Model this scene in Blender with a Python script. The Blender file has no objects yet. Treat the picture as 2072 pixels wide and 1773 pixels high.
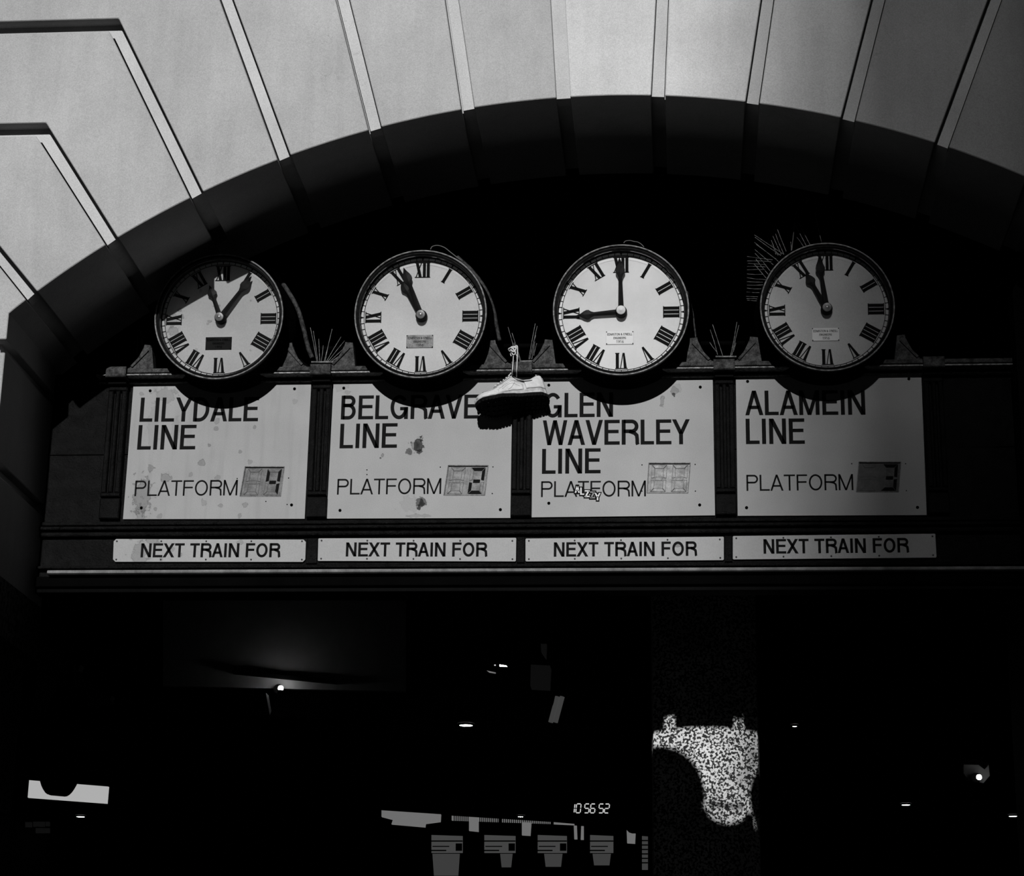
import bpy, bmesh, math, random
from mathutils import Vector, Matrix
PI = math.pi
random.seed(7)
scn = bpy.context.scene
col = scn.collection

# ------------------------------------------------------------------ camera
FPX, PIT, YAW, ROLL, CX, CY, CZ = 4200.0, 0.312915581, 0.0855336357, 0.0169675178, 0.656192191, -8.07917233, 1.6
def cam_axes():
    cp, sp, cy, sy = math.cos(PIT), math.sin(PIT), math.cos(YAW), math.sin(YAW)
    fw = Vector((-sy*cp, cy*cp, sp)); r = Vector((cy, sy, 0)); u = r.cross(fw)
    cr, sr = math.cos(ROLL), math.sin(ROLL)
    return cr*r+sr*u, -sr*r+cr*u, fw
AR, AU, AF = cam_axes()
cam = bpy.data.cameras.new('camera'); cam.sensor_width = 36; cam.lens = FPX/2072*36
cam.clip_start = .05; cam.clip_end = 500
co = bpy.data.objects.new('camera', cam); col.objects.link(co)
m = Matrix((AR, AU, -AF)).transposed().to_4x4(); m.translation = Vector((CX, CY, CZ)); co.matrix_world = m
scn.camera = co
CO = Vector((CX, CY, CZ))
def at(px, py, Y):
    """world point on the plane y=Y that the photograph shows at pixel (px, py)"""
    d = AF + (px-1036)/FPX*AR - (py-886.5)/FPX*AU
    return CO + d*((Y-CY)/d.y)

K = .30                                   # reflectance scale shared by every surface
# ------------------------------------------------------------------ world, sun, exposure
scn.view_settings.view_transform = 'Standard'; scn.view_settings.look = 'None'
scn.view_settings.exposure = 0.0; scn.view_settings.gamma = 1.0; scn.view_settings.use_curve_mapping = False
w = bpy.data.worlds.new('sky'); scn.world = w; w.use_nodes = True
w.node_tree.nodes['Background'].inputs[0].default_value = (.8, .8, .8, 1)
w.node_tree.nodes['Background'].inputs[1].default_value = .003
SX, SZ = 0.014, 0.42                       # sunlight travels along (SX, 1, -SZ)
sl = bpy.data.lights.new('sun', 'SUN'); sl.energy = 2.35/K; sl.angle = math.radians(.53); sl.color = (1, 1, 1)
so = bpy.data.objects.new('sun', sl); col.objects.link(so)
so.rotation_euler = Vector((SX, 1, -SZ)).to_track_quat('-Z', 'Y').to_euler(); so.location = (0, -20, 12)

# ------------------------------------------------------------------ materials
MATS = {}
def nodes(name):
    mt = bpy.data.materials.new(name); mt.use_nodes = True
    nt = mt.node_tree; b = nt.nodes['Principled BSDF']; MATS[name] = mt
    return mt, nt, b
def N(nt, t, **k):
    n = nt.nodes.new(t)
    for a, v in k.items():
        if a.startswith('_'): n.inputs[int(a[1:])].default_value = v
        else: setattr(n, a, v)
    return n
def L(nt, a, b): nt.links.new(a, b)
def noise_mix(nt, scale, lo, hi, detail=6, rough=.6, p0=.35, p1=.65, obj=True):
    tc = N(nt, 'ShaderNodeTexCoord'); n = N(nt, 'ShaderNodeTexNoise'); n.inputs['Scale'].default_value = scale
    n.inputs['Detail'].default_value = detail; n.inputs['Roughness'].default_value = rough
    L(nt, tc.outputs['Object'], n.inputs['Vector'])
    r = N(nt, 'ShaderNodeMapRange'); r.inputs[1].default_value = p0; r.inputs[2].default_value = p1
    r.inputs[3].default_value = lo; r.inputs[4].default_value = hi
    L(nt, n.outputs[0], r.inputs[0]); return r.outputs[0], n.outputs[0]
def mul(nt, a, b):
    x = N(nt, 'ShaderNodeMath', operation='MULTIPLY')
    L(nt, a, x.inputs[0])
    if isinstance(b, float): x.inputs[1].default_value = b
    else: L(nt, b, x.inputs[1])
    return x.outputs[0]
def grey(nt, v, sock):
    c = N(nt, 'ShaderNodeCombineColor'); [L(nt, v, c.inputs[i]) for i in range(3)]; L(nt, c.outputs[0], sock)
def mat(name, v, rough=.6, var=.15, scale=8., grain=.0, gscale=260., bump=0., bscale=60., metal=0., spec=.06, coat=0.):
    mt, nt, b = nodes(name)
    b.inputs['Roughness'].default_value = rough; b.inputs['Metallic'].default_value = metal
    b.inputs['Specular IOR Level'].default_value = spec; b.inputs['Coat Weight'].default_value = coat
    if not metal: v *= K
    o, _ = noise_mix(nt, scale, v*(1-var), v*(1+var))
    if grain:
        g, _ = noise_mix(nt, gscale, 1-grain, 1+grain, 2, .5, .3, .7); o = mul(nt, o, g)
    grey(nt, o, b.inputs['Base Color'])
    if bump:
        _, h = noise_mix(nt, bscale, 0, 1, 5, .65)
        bp = N(nt, 'ShaderNodeBump'); bp.inputs['Strength'].default_value = 1; bp.inputs['Distance'].default_value = bump
        L(nt, h, bp.inputs['Height']); L(nt, bp.outputs[0], b.inputs['Normal'])
    return mt
def emit(name, v, strength=1.0):
    mt, nt, b = nodes(name)
    b.inputs['Base Color'].default_value = (.02, .02, .02, 1); b.inputs['Emission Color'].default_value = (v, v, v, 1)
    b.inputs['Emission Strength'].default_value = strength; return mt
def plaster(name, v):
    mt, nt, b = nodes(name)
    v *= K; b.inputs['Roughness'].default_value = .85; b.inputs['Specular IOR Level'].default_value = .06
    a, _ = noise_mix(nt, 1.6, v*.88, v*1.10, 5, .6)
    g, _ = noise_mix(nt, 240, .86, 1.14, 2, .6, .3, .7)
    # vertical rain streaks
    tc = N(nt, 'ShaderNodeTexCoord'); mp = N(nt, 'ShaderNodeMapping'); mp.inputs['Scale'].default_value = (16, 16, 1.5)
    n = N(nt, 'ShaderNodeTexNoise'); n.inputs['Scale'].default_value = 1.5; n.inputs['Detail'].default_value = 8
    L(nt, tc.outputs['Object'], mp.inputs[0]); L(nt, mp.outputs[0], n.inputs['Vector'])
    r = N(nt, 'ShaderNodeMapRange'); r.inputs[1].default_value = .35; r.inputs[2].default_value = .7; r.inputs[3].default_value = 1.02; r.inputs[4].default_value = .95
    L(nt, n.outputs[0], r.inputs[0])
    # fine hair cracks
    vo = N(nt, 'ShaderNodeTexVoronoi', feature='DISTANCE_TO_EDGE'); vo.inputs['Scale'].default_value = 2.3
    n2 = N(nt, 'ShaderNodeTexNoise'); n2.inputs['Scale'].default_value = 5; n2.inputs['Detail'].default_value = 8
    mx = N(nt, 'ShaderNodeVectorMath', operation='MULTIPLY_ADD'); mx.inputs[1].default_value = (.5, .5, .5)
    L(nt, tc.outputs['Object'], n2.inputs['Vector']); L(nt, n2.outputs[1], mx.inputs[0]); L(nt, tc.outputs['Object'], mx.inputs[2]); L(nt, mx.outputs[0], vo.inputs['Vector'])
    cr = N(nt, 'ShaderNodeMapRange'); cr.inputs[1].default_value = 0; cr.inputs[2].default_value = .004; cr.inputs[3].default_value = .8; cr.inputs[4].default_value = 1
    L(nt, vo.outputs[0], cr.inputs[0])
    n3 = N(nt, 'ShaderNodeTexNoise'); n3.inputs['Scale'].default_value = 3; L(nt, tc.outputs['Object'], n3.inputs['Vector'])
    cm = N(nt, 'ShaderNodeMapRange'); cm.inputs[1].default_value = .52; cm.inputs[2].default_value = .6; L(nt, n3.outputs[0], cm.inputs[0])
    mx2 = N(nt, 'ShaderNodeMix'); mx2.inputs[2].default_value = 1.0; L(nt, cm.outputs[0], mx2.inputs[0]); L(nt, cr.outputs[0], mx2.inputs[3])
    o = mul(nt, mul(nt, mul(nt, a, g), r.outputs[0]), mx2.outputs[0])
    grey(nt, o, b.inputs['Base Color'])
    _, h = noise_mix(nt, 34, 0, 1, 6, .65); bp = N(nt, 'ShaderNodeBump'); bp.inputs['Distance'].default_value = .0016
    L(nt, h, bp.inputs['Height']); L(nt, bp.outputs[0], b.inputs['Normal'])
    return mt
def stained(name, v, blobs=(), rough=.5, grain=.07, streak=0.):
    """painted sheet metal with dirt blobs: (x, z, radius_x, radius_z, darkness) in object space"""
    mt, nt, b = nodes(name); v *= K; b.inputs['Roughness'].default_value = .7; b.inputs['Specular IOR Level'].default_value = .08
    a, _ = noise_mix(nt, 4, v*.94, v*1.05, 6, .6); g, _ = noise_mix(nt, 260, 1-grain, 1+grain, 2, .5, .3, .7)
    o = mul(nt, a, g)
    tc = N(nt, 'ShaderNodeTexCoord')
    if streak:
        mp = N(nt, 'ShaderNodeMapping'); mp.inputs['Scale'].default_value = (22, 1, 2); n = N(nt, 'ShaderNodeTexNoise'); n.inputs['Scale'].default_value = 1.5
        L(nt, tc.outputs['Object'], mp.inputs[0]); L(nt, mp.outputs[0], n.inputs['Vector'])
        r = N(nt, 'ShaderNodeMapRange'); r.inputs[1].default_value = .5; r.inputs[2].default_value = .75; r.inputs[3].default_value = 1; r.inputs[4].default_value = 1-streak
        L(nt, n.outputs[0], r.inputs[0]); o = mul(nt, o, r.outputs[0])
    if blobs:
        nz = N(nt, 'ShaderNodeTexNoise'); nz.inputs['Scale'].default_value = 48; nz.inputs['Detail'].default_value = 7
        L(nt, tc.outputs['Object'], nz.inputs['Vector'])
        wob = N(nt, 'ShaderNodeMapRange'); wob.inputs[1].default_value = .3; wob.inputs[2].default_value = .7; wob.inputs[3].default_value = .5; wob.inputs[4].default_value = 1.5
        L(nt, nz.outputs[0], wob.inputs[0])
    for (x, z, rx, rz, dk) in blobs:
        mp = N(nt, 'ShaderNodeMapping'); mp.vector_type = 'POINT'
        mp.inputs['Location'].default_value = (-x/rx, 0, -z/rz); mp.inputs['Scale'].default_value = (1/rx, 0, 1/rz)
        L(nt, tc.outputs['Object'], mp.inputs[0])
        ln = N(nt, 'ShaderNodeVectorMath', operation='LENGTH'); L(nt, mp.outputs[0], ln.inputs[0])
        d = mul(nt, ln.outputs['Value'], wob.outputs[0])
        cr = N(nt, 'ShaderNodeValToRGB'); e = cr.color_ramp.elements
        f_ = .95 if dk > .55 else .6; dk = min(1, dk*1.35)
        e[0].position = 0; c0 = 1-dk*f_; e[0].color = (c0, c0, c0, 1); e[1].position = .5; c1 = 1-dk*f_*.85; e[1].color = (c1, c1, c1, 1)
        for ps, c in ((.60, 1-dk), (.66, 1-dk*.15), (.8, 1.)):
            q = e.new(ps); q.color = (c, c, c, 1)
        h = mul(nt, d, .6); L(nt, h, cr.inputs[0]); o = mul(nt, o, cr.outputs[0])
    grey(nt, o, b.inputs['Base Color']); return mt

plaster('plaster', .62); plaster('plaster_darker', .53); plaster('plaster_pale', .86); plaster('plaster_joint', .76)
mat('black_paint', .005, rough=.30, var=.5, scale=25, bump=.006, bscale=85, spec=.024)
mat('black_paint_smooth', .002, spec=.006, rough=.5, var=.3, bump=.0006, bscale=50)
mat('dusty_paint', .07, rough=.6, var=.6, scale=40, grain=.4, spec=.02, gscale=150, bump=.002, bscale=120)
mat('pale_edge', .30, rough=.55, var=.7, scale=70, grain=.4, bump=.0012, bscale=150)  # thin cornice beads, paler than the black paint
mat('ledge_highlight', .26, rough=.5, var=.35, scale=14, grain=.2, spec=.03)  # the ledge's bright highlight, given as a pale base colour
mat('matte_black', .002, rough=.8, var=.2, spec=.006)
mat('ink', .012, rough=.8, var=.1, spec=.012)
mat('ink_faded', .02, rough=.6, var=.5, scale=40)
mat('bezel', .012, rough=.38, var=.4, scale=40, bump=.0015, bscale=120, spec=.08)
mat('hand_paint', .012, rough=.5, var=.3, scale=40, spec=.05)
mat('bezel_rim', .20, rough=.35, var=.7, scale=60, bump=.0015, bscale=160, spec=.1)
mat('inner_rim', .20, rough=.6, var=.35, scale=60, grain=.3)
mat('steel', .25, rough=.45, var=.2, scale=90, metal=1)
mat('galvanised_wire', .22, rough=.6, var=.6, scale=60)
mat('rubber', .003, rough=.7, var=.4, spec=.04, bump=.001, bscale=80)
mat('shoe_leather', .80, rough=.5, var=.12, scale=28, grain=.08, bump=.0018, bscale=45)
mat('shoe_overlay', .88, rough=.45, var=.12, scale=30, grain=.06, bump=.0012, bscale=60)
mat('midsole_foam', .62, rough=.7, var=.25, scale=60)
mat('lace', .85, rough=.9, var=.08, scale=80, bump=.0006, bscale=400)
mat('seam', .12, rough=.8, var=.3)
mat('segment_off', .30, rough=.5, var=.2, scale=50)
mat('cable', .05, rough=.7, var=.8, scale=60, bump=.001, bscale=100)
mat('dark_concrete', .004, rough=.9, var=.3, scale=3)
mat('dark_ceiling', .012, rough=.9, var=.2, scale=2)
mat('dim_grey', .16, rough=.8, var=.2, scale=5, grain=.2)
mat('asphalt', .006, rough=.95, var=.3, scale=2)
mat('tower_concrete', .25, rough=.9, var=.2, scale=.2)
mat('tower_glass', .04, rough=.15, var=.2, scale=.3)
def granite(name, lo, hi, sc, p0=.44, p1=.56):
    mt, nt, b = nodes(name); lo *= K; hi *= K; b.inputs['Roughness'].default_value = .8; b.inputs['Specular IOR Level'].default_value = .05
    o, h = noise_mix(nt, sc, lo, hi, 1.5, .6, p0, p1); o2, _ = noise_mix(nt, 4, .75, 1.25, 3); grey(nt, mul(nt, o, o2), b.inputs['Base Color']); return mt
granite('granite', .04, 1.0, 75, .46, .54); granite('granite_dark', .02, .10, 48)
def glass(name):
    mt, nt, b = nodes(name); out = nt.nodes['Material Output']; nt.nodes.remove(b)
    t = N(nt, 'ShaderNodeBsdfTransparent'); g = N(nt, 'ShaderNodeBsdfGlossy'); g.inputs['Roughness'].default_value = .03
    fr = N(nt, 'ShaderNodeFresnel'); fr.inputs[0].default_value = 1.45; mx = N(nt, 'ShaderNodeMixShader')
    n, _ = noise_mix(nt, 3, .96, .99); cc = N(nt, 'ShaderNodeCombineColor'); [L(nt, n, cc.inputs[i]) for i in range(3)]; L(nt, cc.outputs[0], t.inputs[0])
    L(nt, fr.outputs[0], mx.inputs[0]); L(nt, t.outputs[0], mx.inputs[1]); L(nt, g.outputs[0], mx.inputs[2]); L(nt, mx.outputs[0], out.inputs[0]); return mt
glass('glass')
emit('lamp_white', 1, 12); emit('led_white', 1, .55); emit('lit_sign', 1, .42); emit('lit_window', 1, .15); emit('lit_screen', 1, .055); emit('dim_tube', 1, .045)
emit('bulb', 1, 14)

# ------------------------------------------------------------------ mesh helpers
class MB:
    def __init__(s): s.v = []; s.f = []; s.sm = []
    def add(s, vs, fs, smooth=False):
        k = len(s.v); s.v += [tuple(q) for q in vs]; s.f += [tuple(i+k for i in f) for f in fs]; s.sm += [smooth]*len(fs); return s
    def box(s, x0, x1, y0, y1, z0, z1):
        v = [(x, y, z) for x in (x0, x1) for y in (y0, y1) for z in (z0, z1)]
        return s.add(v, [(0,1,3,2),(4,6,7,5),(0,4,5,1),(2,3,7,6),(0,2,6,4),(1,5,7,3)])
    def bbox(s, x0, x1, y0, y1, z0, z1, c=.003):
        """box with its front (-y) edges chamfered"""
        c = min(c, (x1-x0)*.4, (z1-z0)*.4, (y1-y0)*.8)
        r0 = [(x0,y1,z0),(x1,y1,z0),(x1,y1,z1),(x0,y1,z1)]; r1 = [(x0,y0+c,z0),(x1,y0+c,z0),(x1,y0+c,z1),(x0,y0+c,z1)]
        r2 = [(x0+c,y0,z0+c),(x1-c,y0,z0+c),(x1-c,y0,z1-c),(x0+c,y0,z1-c)]
        f = [(3,2,1,0),(8,9,10,11)]
        for k in (0, 4):
            for i in range(4): f.append((k+i, k+(i+1)%4, k+4+(i+1)%4, k+4+i))
        return s.add(r0+r1+r2, f)
    def prism(s, poly, y0, y1):
        """polygon [(x,z)] extruded from y0 (front) to y1"""
        n = len(poly); v = [(x, y0, z) for x, z in poly]+[(x, y1, z) for x, z in poly]
        f = [tuple(range(n)), tuple(reversed(range(n, 2*n)))]+[(i, n+i, n+(i+1)%n, (i+1)%n) for i in range(n)]
        return s.add(v, f)
    def extrude_profile(s, prof, x0, x1):
        """profile [(y,z)] run along x"""
        n = len(prof); v = [(x0, y, z) for y, z in prof]+[(x1, y, z) for y, z in prof]
        return s.add(v, [tuple(range(n)), tuple(reversed(range(n, 2*n)))]+[(i, n+i, n+(i+1)%n, (i+1)%n) for i in range(n)])
    def ribbon(s, pts, w, y0, y1, closed=False):
        n = len(pts); a = []; b = []
        for i in range(n):
            p = Vector(pts[i]); q = Vector(pts[(i+1) % n]) if (closed or i < n-1) else None; o = Vector(pts[i-1]) if (closed or i > 0) else None
            d1 = (p-o).normalized() if o is not None else None; d2 = (q-p).normalized() if q is not None else None
            if d1 is None: t = d2; k = 1
            elif d2 is None: t = d1; k = 1
            else: t = (d1+d2).normalized(); k = 1/max(.5, t.dot(d1))
            nn = Vector((-t.y, t.x))*w/2*k; a.append(p+nn); b.append(p-nn)
        v = []
        for i in range(n): v += [(a[i].x, y0, a[i].y), (b[i].x, y0, b[i].y), (b[i].x, y1, b[i].y), (a[i].x, y1, a[i].y)]
        f = []
        for i in range(n if closed else n-1):
            j = (i+1) % n
            for e in range(4): f.append((4*i+e, 4*j+e, 4*j+(e+1) % 4, 4*i+(e+1) % 4))
        if not closed: f += [(3,2,1,0), (4*n-4,4*n-3,4*n-2,4*n-1)]
        return s.add(v, f)
    def tube(s, pts, r, n=6, r1=None, caps=True):
        pts = [Vector(p) for p in pts]; m_ = len(pts); v = []; f = []; prev = None
        for i, p in enumerate(pts):
            t = (pts[min(i+1, m_-1)]-pts[max(i-1, 0)]).normalized()
            if prev is None: prev = t.orthogonal().normalized()
            prev = (prev-t*prev.dot(t)).normalized(); b = t.cross(prev)
            rr = r if r1 is None else r+(r1-r)*i/(m_-1)
            for k in range(n):
                a = 2*PI*k/n; v.append(p+(prev*math.cos(a)+b*math.sin(a))*rr)
        for i in range(m_-1):
            for k in range(n): f.append((i*n+k, i*n+(k+1) % n, (i+1)*n+(k+1) % n, (i+1)*n+k))
        s.add(v, f, n > 5)
        if caps: k = len(s.v)-len(v); s.f += [tuple(k+i for i in reversed(range(n))), tuple(k+(m_-1)*n+i for i in range(n))]; s.sm += [False, False]
        return s
    def lathe_y(s, prof, n=64, cx=0, cz=0, smooth=True, close=False):
        """profile [(radius, y)] spun about the y axis"""
        v = []; f = []; m_ = len(prof)
        for r, y in prof:
            for k in range(n): a = 2*PI*k/n; v.append((cx+r*math.cos(a), y, cz+r*math.sin(a)))
        for i in range(m_-1 if not close else m_):
            j = (i+1) % m_
            for k in range(n): f.append((i*n+k, i*n+(k+1) % n, j*n+(k+1) % n, j*n+k))
        if not close: f += [tuple(range(n)), tuple((m_-1)*n+k for k in reversed(range(n)))]
        return s.add(v, f, smooth)
    def grid(s, rows, smooth=True, closed_u=False, cap=False):
        n = len(rows[0]); v = [q for r in rows for q in r]; f = []
        for i in range(len(rows)-1):
            for k in range(n if closed_u else n-1): f.append((i*n+k, i*n+(k+1) % n, (i+1)*n+(k+1) % n, (i+1)*n+k))
        s.add(v, f, smooth)
        if cap:
            k = len(s.v)-len(v); s.f += [tuple(k+i for i in reversed(range(n))), tuple(k+len(v)-n+i for i in range(n))]; s.sm += [False, False]
        return s
    def build(s, name, material, parent=None, org=None, xf=None, **props):
        me = bpy.data.meshes.new(name); v = s.v
        if xf is not None: v = [tuple(xf @ Vector(q)) for q in v]
        if org is not None: v = [(q[0]-org[0], q[1]-org[1], q[2]-org[2]) for q in v]
        me.from_pydata(v, [], s.f); me.validate(); me.polygons.foreach_set('use_smooth', (s.sm+[False]*len(me.polygons))[:len(me.polygons)])
        bm = bmesh.new(); bm.from_mesh(me); bmesh.ops.recalc_face_normals(bm, faces=bm.faces); bm.to_mesh(me); bm.free()
        me.materials.append(MATS[material]); o = bpy.data.objects.new(name, me); col.objects.link(o)
        if parent is not None: o.parent = parent
        for k, q in props.items(): o[k] = q
        return o
def smooth_by_angle(o, ang=40):
    me = o.data; bm = bmesh.new(); bm.from_mesh(me)
    for e in bm.edges:
        e.smooth = len(e.link_faces) == 2 and e.calc_face_angle(0) < math.radians(ang)
    for f in bm.faces: f.smooth = True
    bm.to_mesh(me); bm.free(); return o
def thing(name, label, cat, loc=(0, 0, 0), rot=(0, 0, 0), group=None):
    o = bpy.data.objects.new(name, None); col.objects.link(o); o.location = loc; o.rotation_euler = rot; o.empty_display_size = .1
    o['label'] = label; o['category'] = cat
    if group: o['group'] = group
    return o
def tag(o, label, cat, group=None):
    o['label'] = label; o['category'] = cat
    if group: o['group'] = group
    return o
def at0(o, org):
    """place a single-mesh thing built in world space so its origin sits at org"""
    o.location = org; return o
def copy_part(o, parent, loc):
    c = o.copy(); col.objects.link(c); c.parent = parent; c.location = loc; return c

# ------------------------------------------------------------------ lettering: stroke alphabet, cap height 1
ADV = dict(A=.926, B=.926, D=1.0, E=.90, F=.848, G=1.08, I=.386, L=.80, M=1.157, N=1.0, O=1.08, P=.926, R=.98, S=.926, T=.848, V=.926, W=1.31, X=.926, Y=.926, Z=.86)
ADV.update({' ': .40, '&': .95, "'": .25, '1': .6, '9': .77, '6': .77})
def arc(cx, cz, rx, rz, a0, a1, n=12):
    return [(cx+rx*math.cos(math.radians(a0+(a1-a0)*i/n)), cz+rz*math.sin(math.radians(a0+(a1-a0)*i/n))) for i in range(n+1)]
def glyph(mb, ch, x, W, wv, H, X0, Z0, y0, y1):
    """draw ch; x = left edge, W = ink width, H = cap height (all metres), wv = stroke"""
    wh = wv*.88
    def R(a, b, c, d): mb.prism([(X0+a, Z0+b), (X0+c, Z0+b), (X0+c, Z0+d), (X0+a, Z0+d)], y0, y1)
    def D(xa, za, xb, zb, k=1.0):
        ln = math.hypot(xb-xa, zb-za); hw = wv*k*ln/abs(zb-za)/2
        mb.prism([(X0+xa-hw, Z0+za), (X0+xa+hw, Z0+za), (X0+xb+hw, Z0+zb), (X0+xb-hw, Z0+zb)], y0, y1)
    def C(pts, closed=False, w_=None): mb.ribbon([(X0+a, Z0+b) for a, b in pts], w_ or wv*.95, y0, y1, closed)
    h = wv/2; e = x+W
    if ch == 'I': R(x, 0, x+wv, H)
    elif ch == 'L': R(x, 0, x+wv, H); R(x+wv, 0, e, wh)
    elif ch in 'EF':
        R(x, 0, x+wv, H); R(x+wv, H-wh, e, H); R(x+wv, H*.53-wh/2, e-W*.07, H*.53+wh/2)
        if ch == 'E': R(x+wv, 0, e, wh)
    elif ch == 'T': R(x, H-wh, e, H); R(x+W/2-h, 0, x+W/2+h, H-wh)
    elif ch == 'N': R(x, 0, x+wv, H); R(e-wv, 0, e, H); D(x+h*1.15, H, e-h*1.15, 0, 1.0)
    elif ch == 'M':
        R(x, 0, x+wv, H); R(e-wv, 0, e, H); D(x+h*1.1, H, x+W/2, 0, .9); D(e-h*1.1, H, x+W/2, 0, .9)
    elif ch == 'A': D(x+h, 0, x+W/2, H, .97); D(e-h, 0, x+W/2, H, .97); R(x+W*.22, H*.25, e-W*.22, H*.25+wh)
    elif ch == 'V': D(x+h, H, x+W/2, 0, .97); D(e-h, H, x+W/2, 0, .97)
    elif ch == 'W':
        q = W*.27; D(x+h, H, x+q, 0, .93); D(x+W/2, H, x+q, 0, .93); D(x+W/2, H, e-q, 0, .93); D(e-h, H, e-q, 0, .93)
    elif ch == 'X': D(x+h, 0, e-h*1.2, H); D(e-h, 0, x+h*1.2, H)
    elif ch == 'Y': D(x+h, H, x+W/2, H*.42, .95); D(e-h, H, x+W/2, H*.42, .95); R(x+W/2-h, 0, x+W/2+h, H*.46)
    elif ch == 'Z': R(x, H-wh, e, H); R(x, 0, e, wh); D(x+h*1.4, wh*.5, e-h*1.4, H-wh*.5)
    elif ch == 'O': C(arc(x+W/2, H/2, W/2-h, H/2+.01*H-h, 0, 360, 36)[:-1], True)
    elif ch == 'D':
        r = min(W*.62, H*.5); R(x, 0, x+wv, H)
        C([(x+wv*.5, H-wh/2)]+arc(e-r, H/2, r-h, H/2-wh/2, 90, -90, 20)+[(x+wv*.5, wh/2)])
    elif ch in 'PRB':
        zm = H*.47 if ch != 'B' else H*.52; rz = (H-zm)/2; rx = min(rz, W*.5)
        R(x, 0, x+wv, H)
        C([(x+wv*.5, H-wh/2)]+arc(e-rx-(W*.04 if ch == 'B' else 0), H-rz-0*wh, rx-h, rz-wh/2, 90, -90, 14)+[(x+wv*.5, zm+wh/2)])
        if ch == 'B':
            r2 = (zm+wh)/2; rx = min(r2, W*.5); C([(x+wv*.5, zm+wh/2)]+arc(e-rx, r2, rx-h, r2-wh/2, 90, -90, 14)+[(x+wv*.5, wh/2)])
        if ch == 'R':
            C([(x+W*.45, zm+wh/2), (e-W*.24, zm-.01*H), (e-W*.11, zm-.1*H), (e-W*.085, zm-.24*H), (e-W*.075, .05*H), (e-W*.045, 0)])
    elif ch == 'G':
        C(arc(x+W/2, H/2, W/2-h, H/2+.01*H-h, 38, 345, 28)); R(e-wv, 0, e, H*.5); R(x+W*.55, H*.5-wh, e, H*.5)
    elif ch == 'S':
        C(arc(x+W/2, H*.74, W/2-h, H*.26-h, 15, 180, 9)+arc(x+W/2, H*.5+.02*H, W/2-h, .06*H, 215, 235, 1)+arc(x+W/2, H*.26, W/2-h, H*.26-h, 40, -165, 11))
    elif ch == '&':
        C([(e, .02*H), (x+W*.3, H*.62), (x+W*.28, H*.8), (x+W*.42, H*.93), (x+W*.58, H*.8), (x+W*.5, H*.62), (x+W*.15, H*.35), (x+W*.14, H*.15), (x+W*.4, .06*H), (x+W*.7, .15*H), (x+W*.9, H*.42)])
    elif ch == "'": R(x, H*.72, x+wv, H)
    elif ch == '1': R(x+W/2-h, 0, x+W/2+h, H); D(x+W*.1, H*.75, x+W/2, H*.98)
    elif ch in '96':
        f = (lambda pts: pts) if ch == '6' else (lambda pts: [(2*x+W-a, H-b) for a, b in pts])
        C(f(arc(x+W/2, H*.3, W/2-h, H*.3-h, 0, 360, 18)[:-1]), True); C(f(arc(x+W*.95, H*.32, W*.95-h, H*.66-h, 175, 95, 8)))
def text(mb, s, X0, X1, Z0, H, wt, y0, y1, slope=0.):
    """s between X0 and X1 with baseline Z0, cap height H, stroke wt*H"""
    wv = wt*H; sb = .07
    tot = sum(ADV[c] for c in s)-2*sb; k = (X1-X0)/(tot*H); x = -sb*H*k
    for c in s:
        a = ADV[c]*H*k
        if c != ' ':
            b = sb*H*k
            if c in 'AVWXY': b = .01*H*k
            if c == 'T': b = .03*H*k
            if c in 'LEFPR': W_ = a-b*1.5
            else: W_ = a-2*b
            if c == 'I': x_ = x+a/2-wv/2; W_ = wv
            else: x_ = x+b
            glyph(mb, c, x_, W_, wv, H, X0, Z0+slope*x_, y0, y1)
        x += a
    return mb

# ------------------------------------------------------------------ the arched front wall: voussoirs, joints, soffit
YA = -0.64                       # face of the front wall
YB = 0.10                        # back edge of the soffit
GD = .060                        # depth of the rusticated joints
ICX, ICY, IR = 1276., 2206., 2014.
def fa(px, py): q = at(px, py, YA); return (q.x, q.z)
XJ = fa(17, 640)[0]              # left jamb
def arc_px(x0, x1, n=9):
    """points of the arch edge from pixel column x0 to x1"""
    out = []
    a0 = math.acos((x0-ICX)/IR); a1 = math.acos((x1-ICX)/IR)
    for i in range(n+1):
        a = a0+(a1-a0)*i/n; out.append(fa(ICX+IR*math.cos(a), ICY-IR*math.sin(a)))
    return out
ZT = 7.6; XL = XJ-4.2
def up(p, q, zt=ZT):
    """extend line from inner p through q to height zt"""
    t = (zt-p[1])/(q[1]-p[1]); return (p[0]+(q[0]-p[0])*t, zt)
# joints: (inner-left, inner-right, outer-left, outer-right) in pixels, outer on the line of the block edges
J = [((561,324),(588,312),(444,0),(473,0)), ((745,261),(772,253),(679,0),(708,0)), ((933,217),(960,213),(900,0),(928,0)),
     ((1125.5,200),(1154,201),(1114,0),(1143,0)), ((1317,196),(1346,194),(1327,0),(1354,0)), ((1508,204),(1537,209),(1539,0),(1567,0)),
     ((1701,235),(1731,243),(1762,0),(1792,0)), ((1891,288),(1920,298),(1998,0),(2028,0)), ((2078,364),(2106,378),(2245,0),(2275,0)), ((2250,460),(2275,477),(2470,0),(2500,0))]
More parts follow.
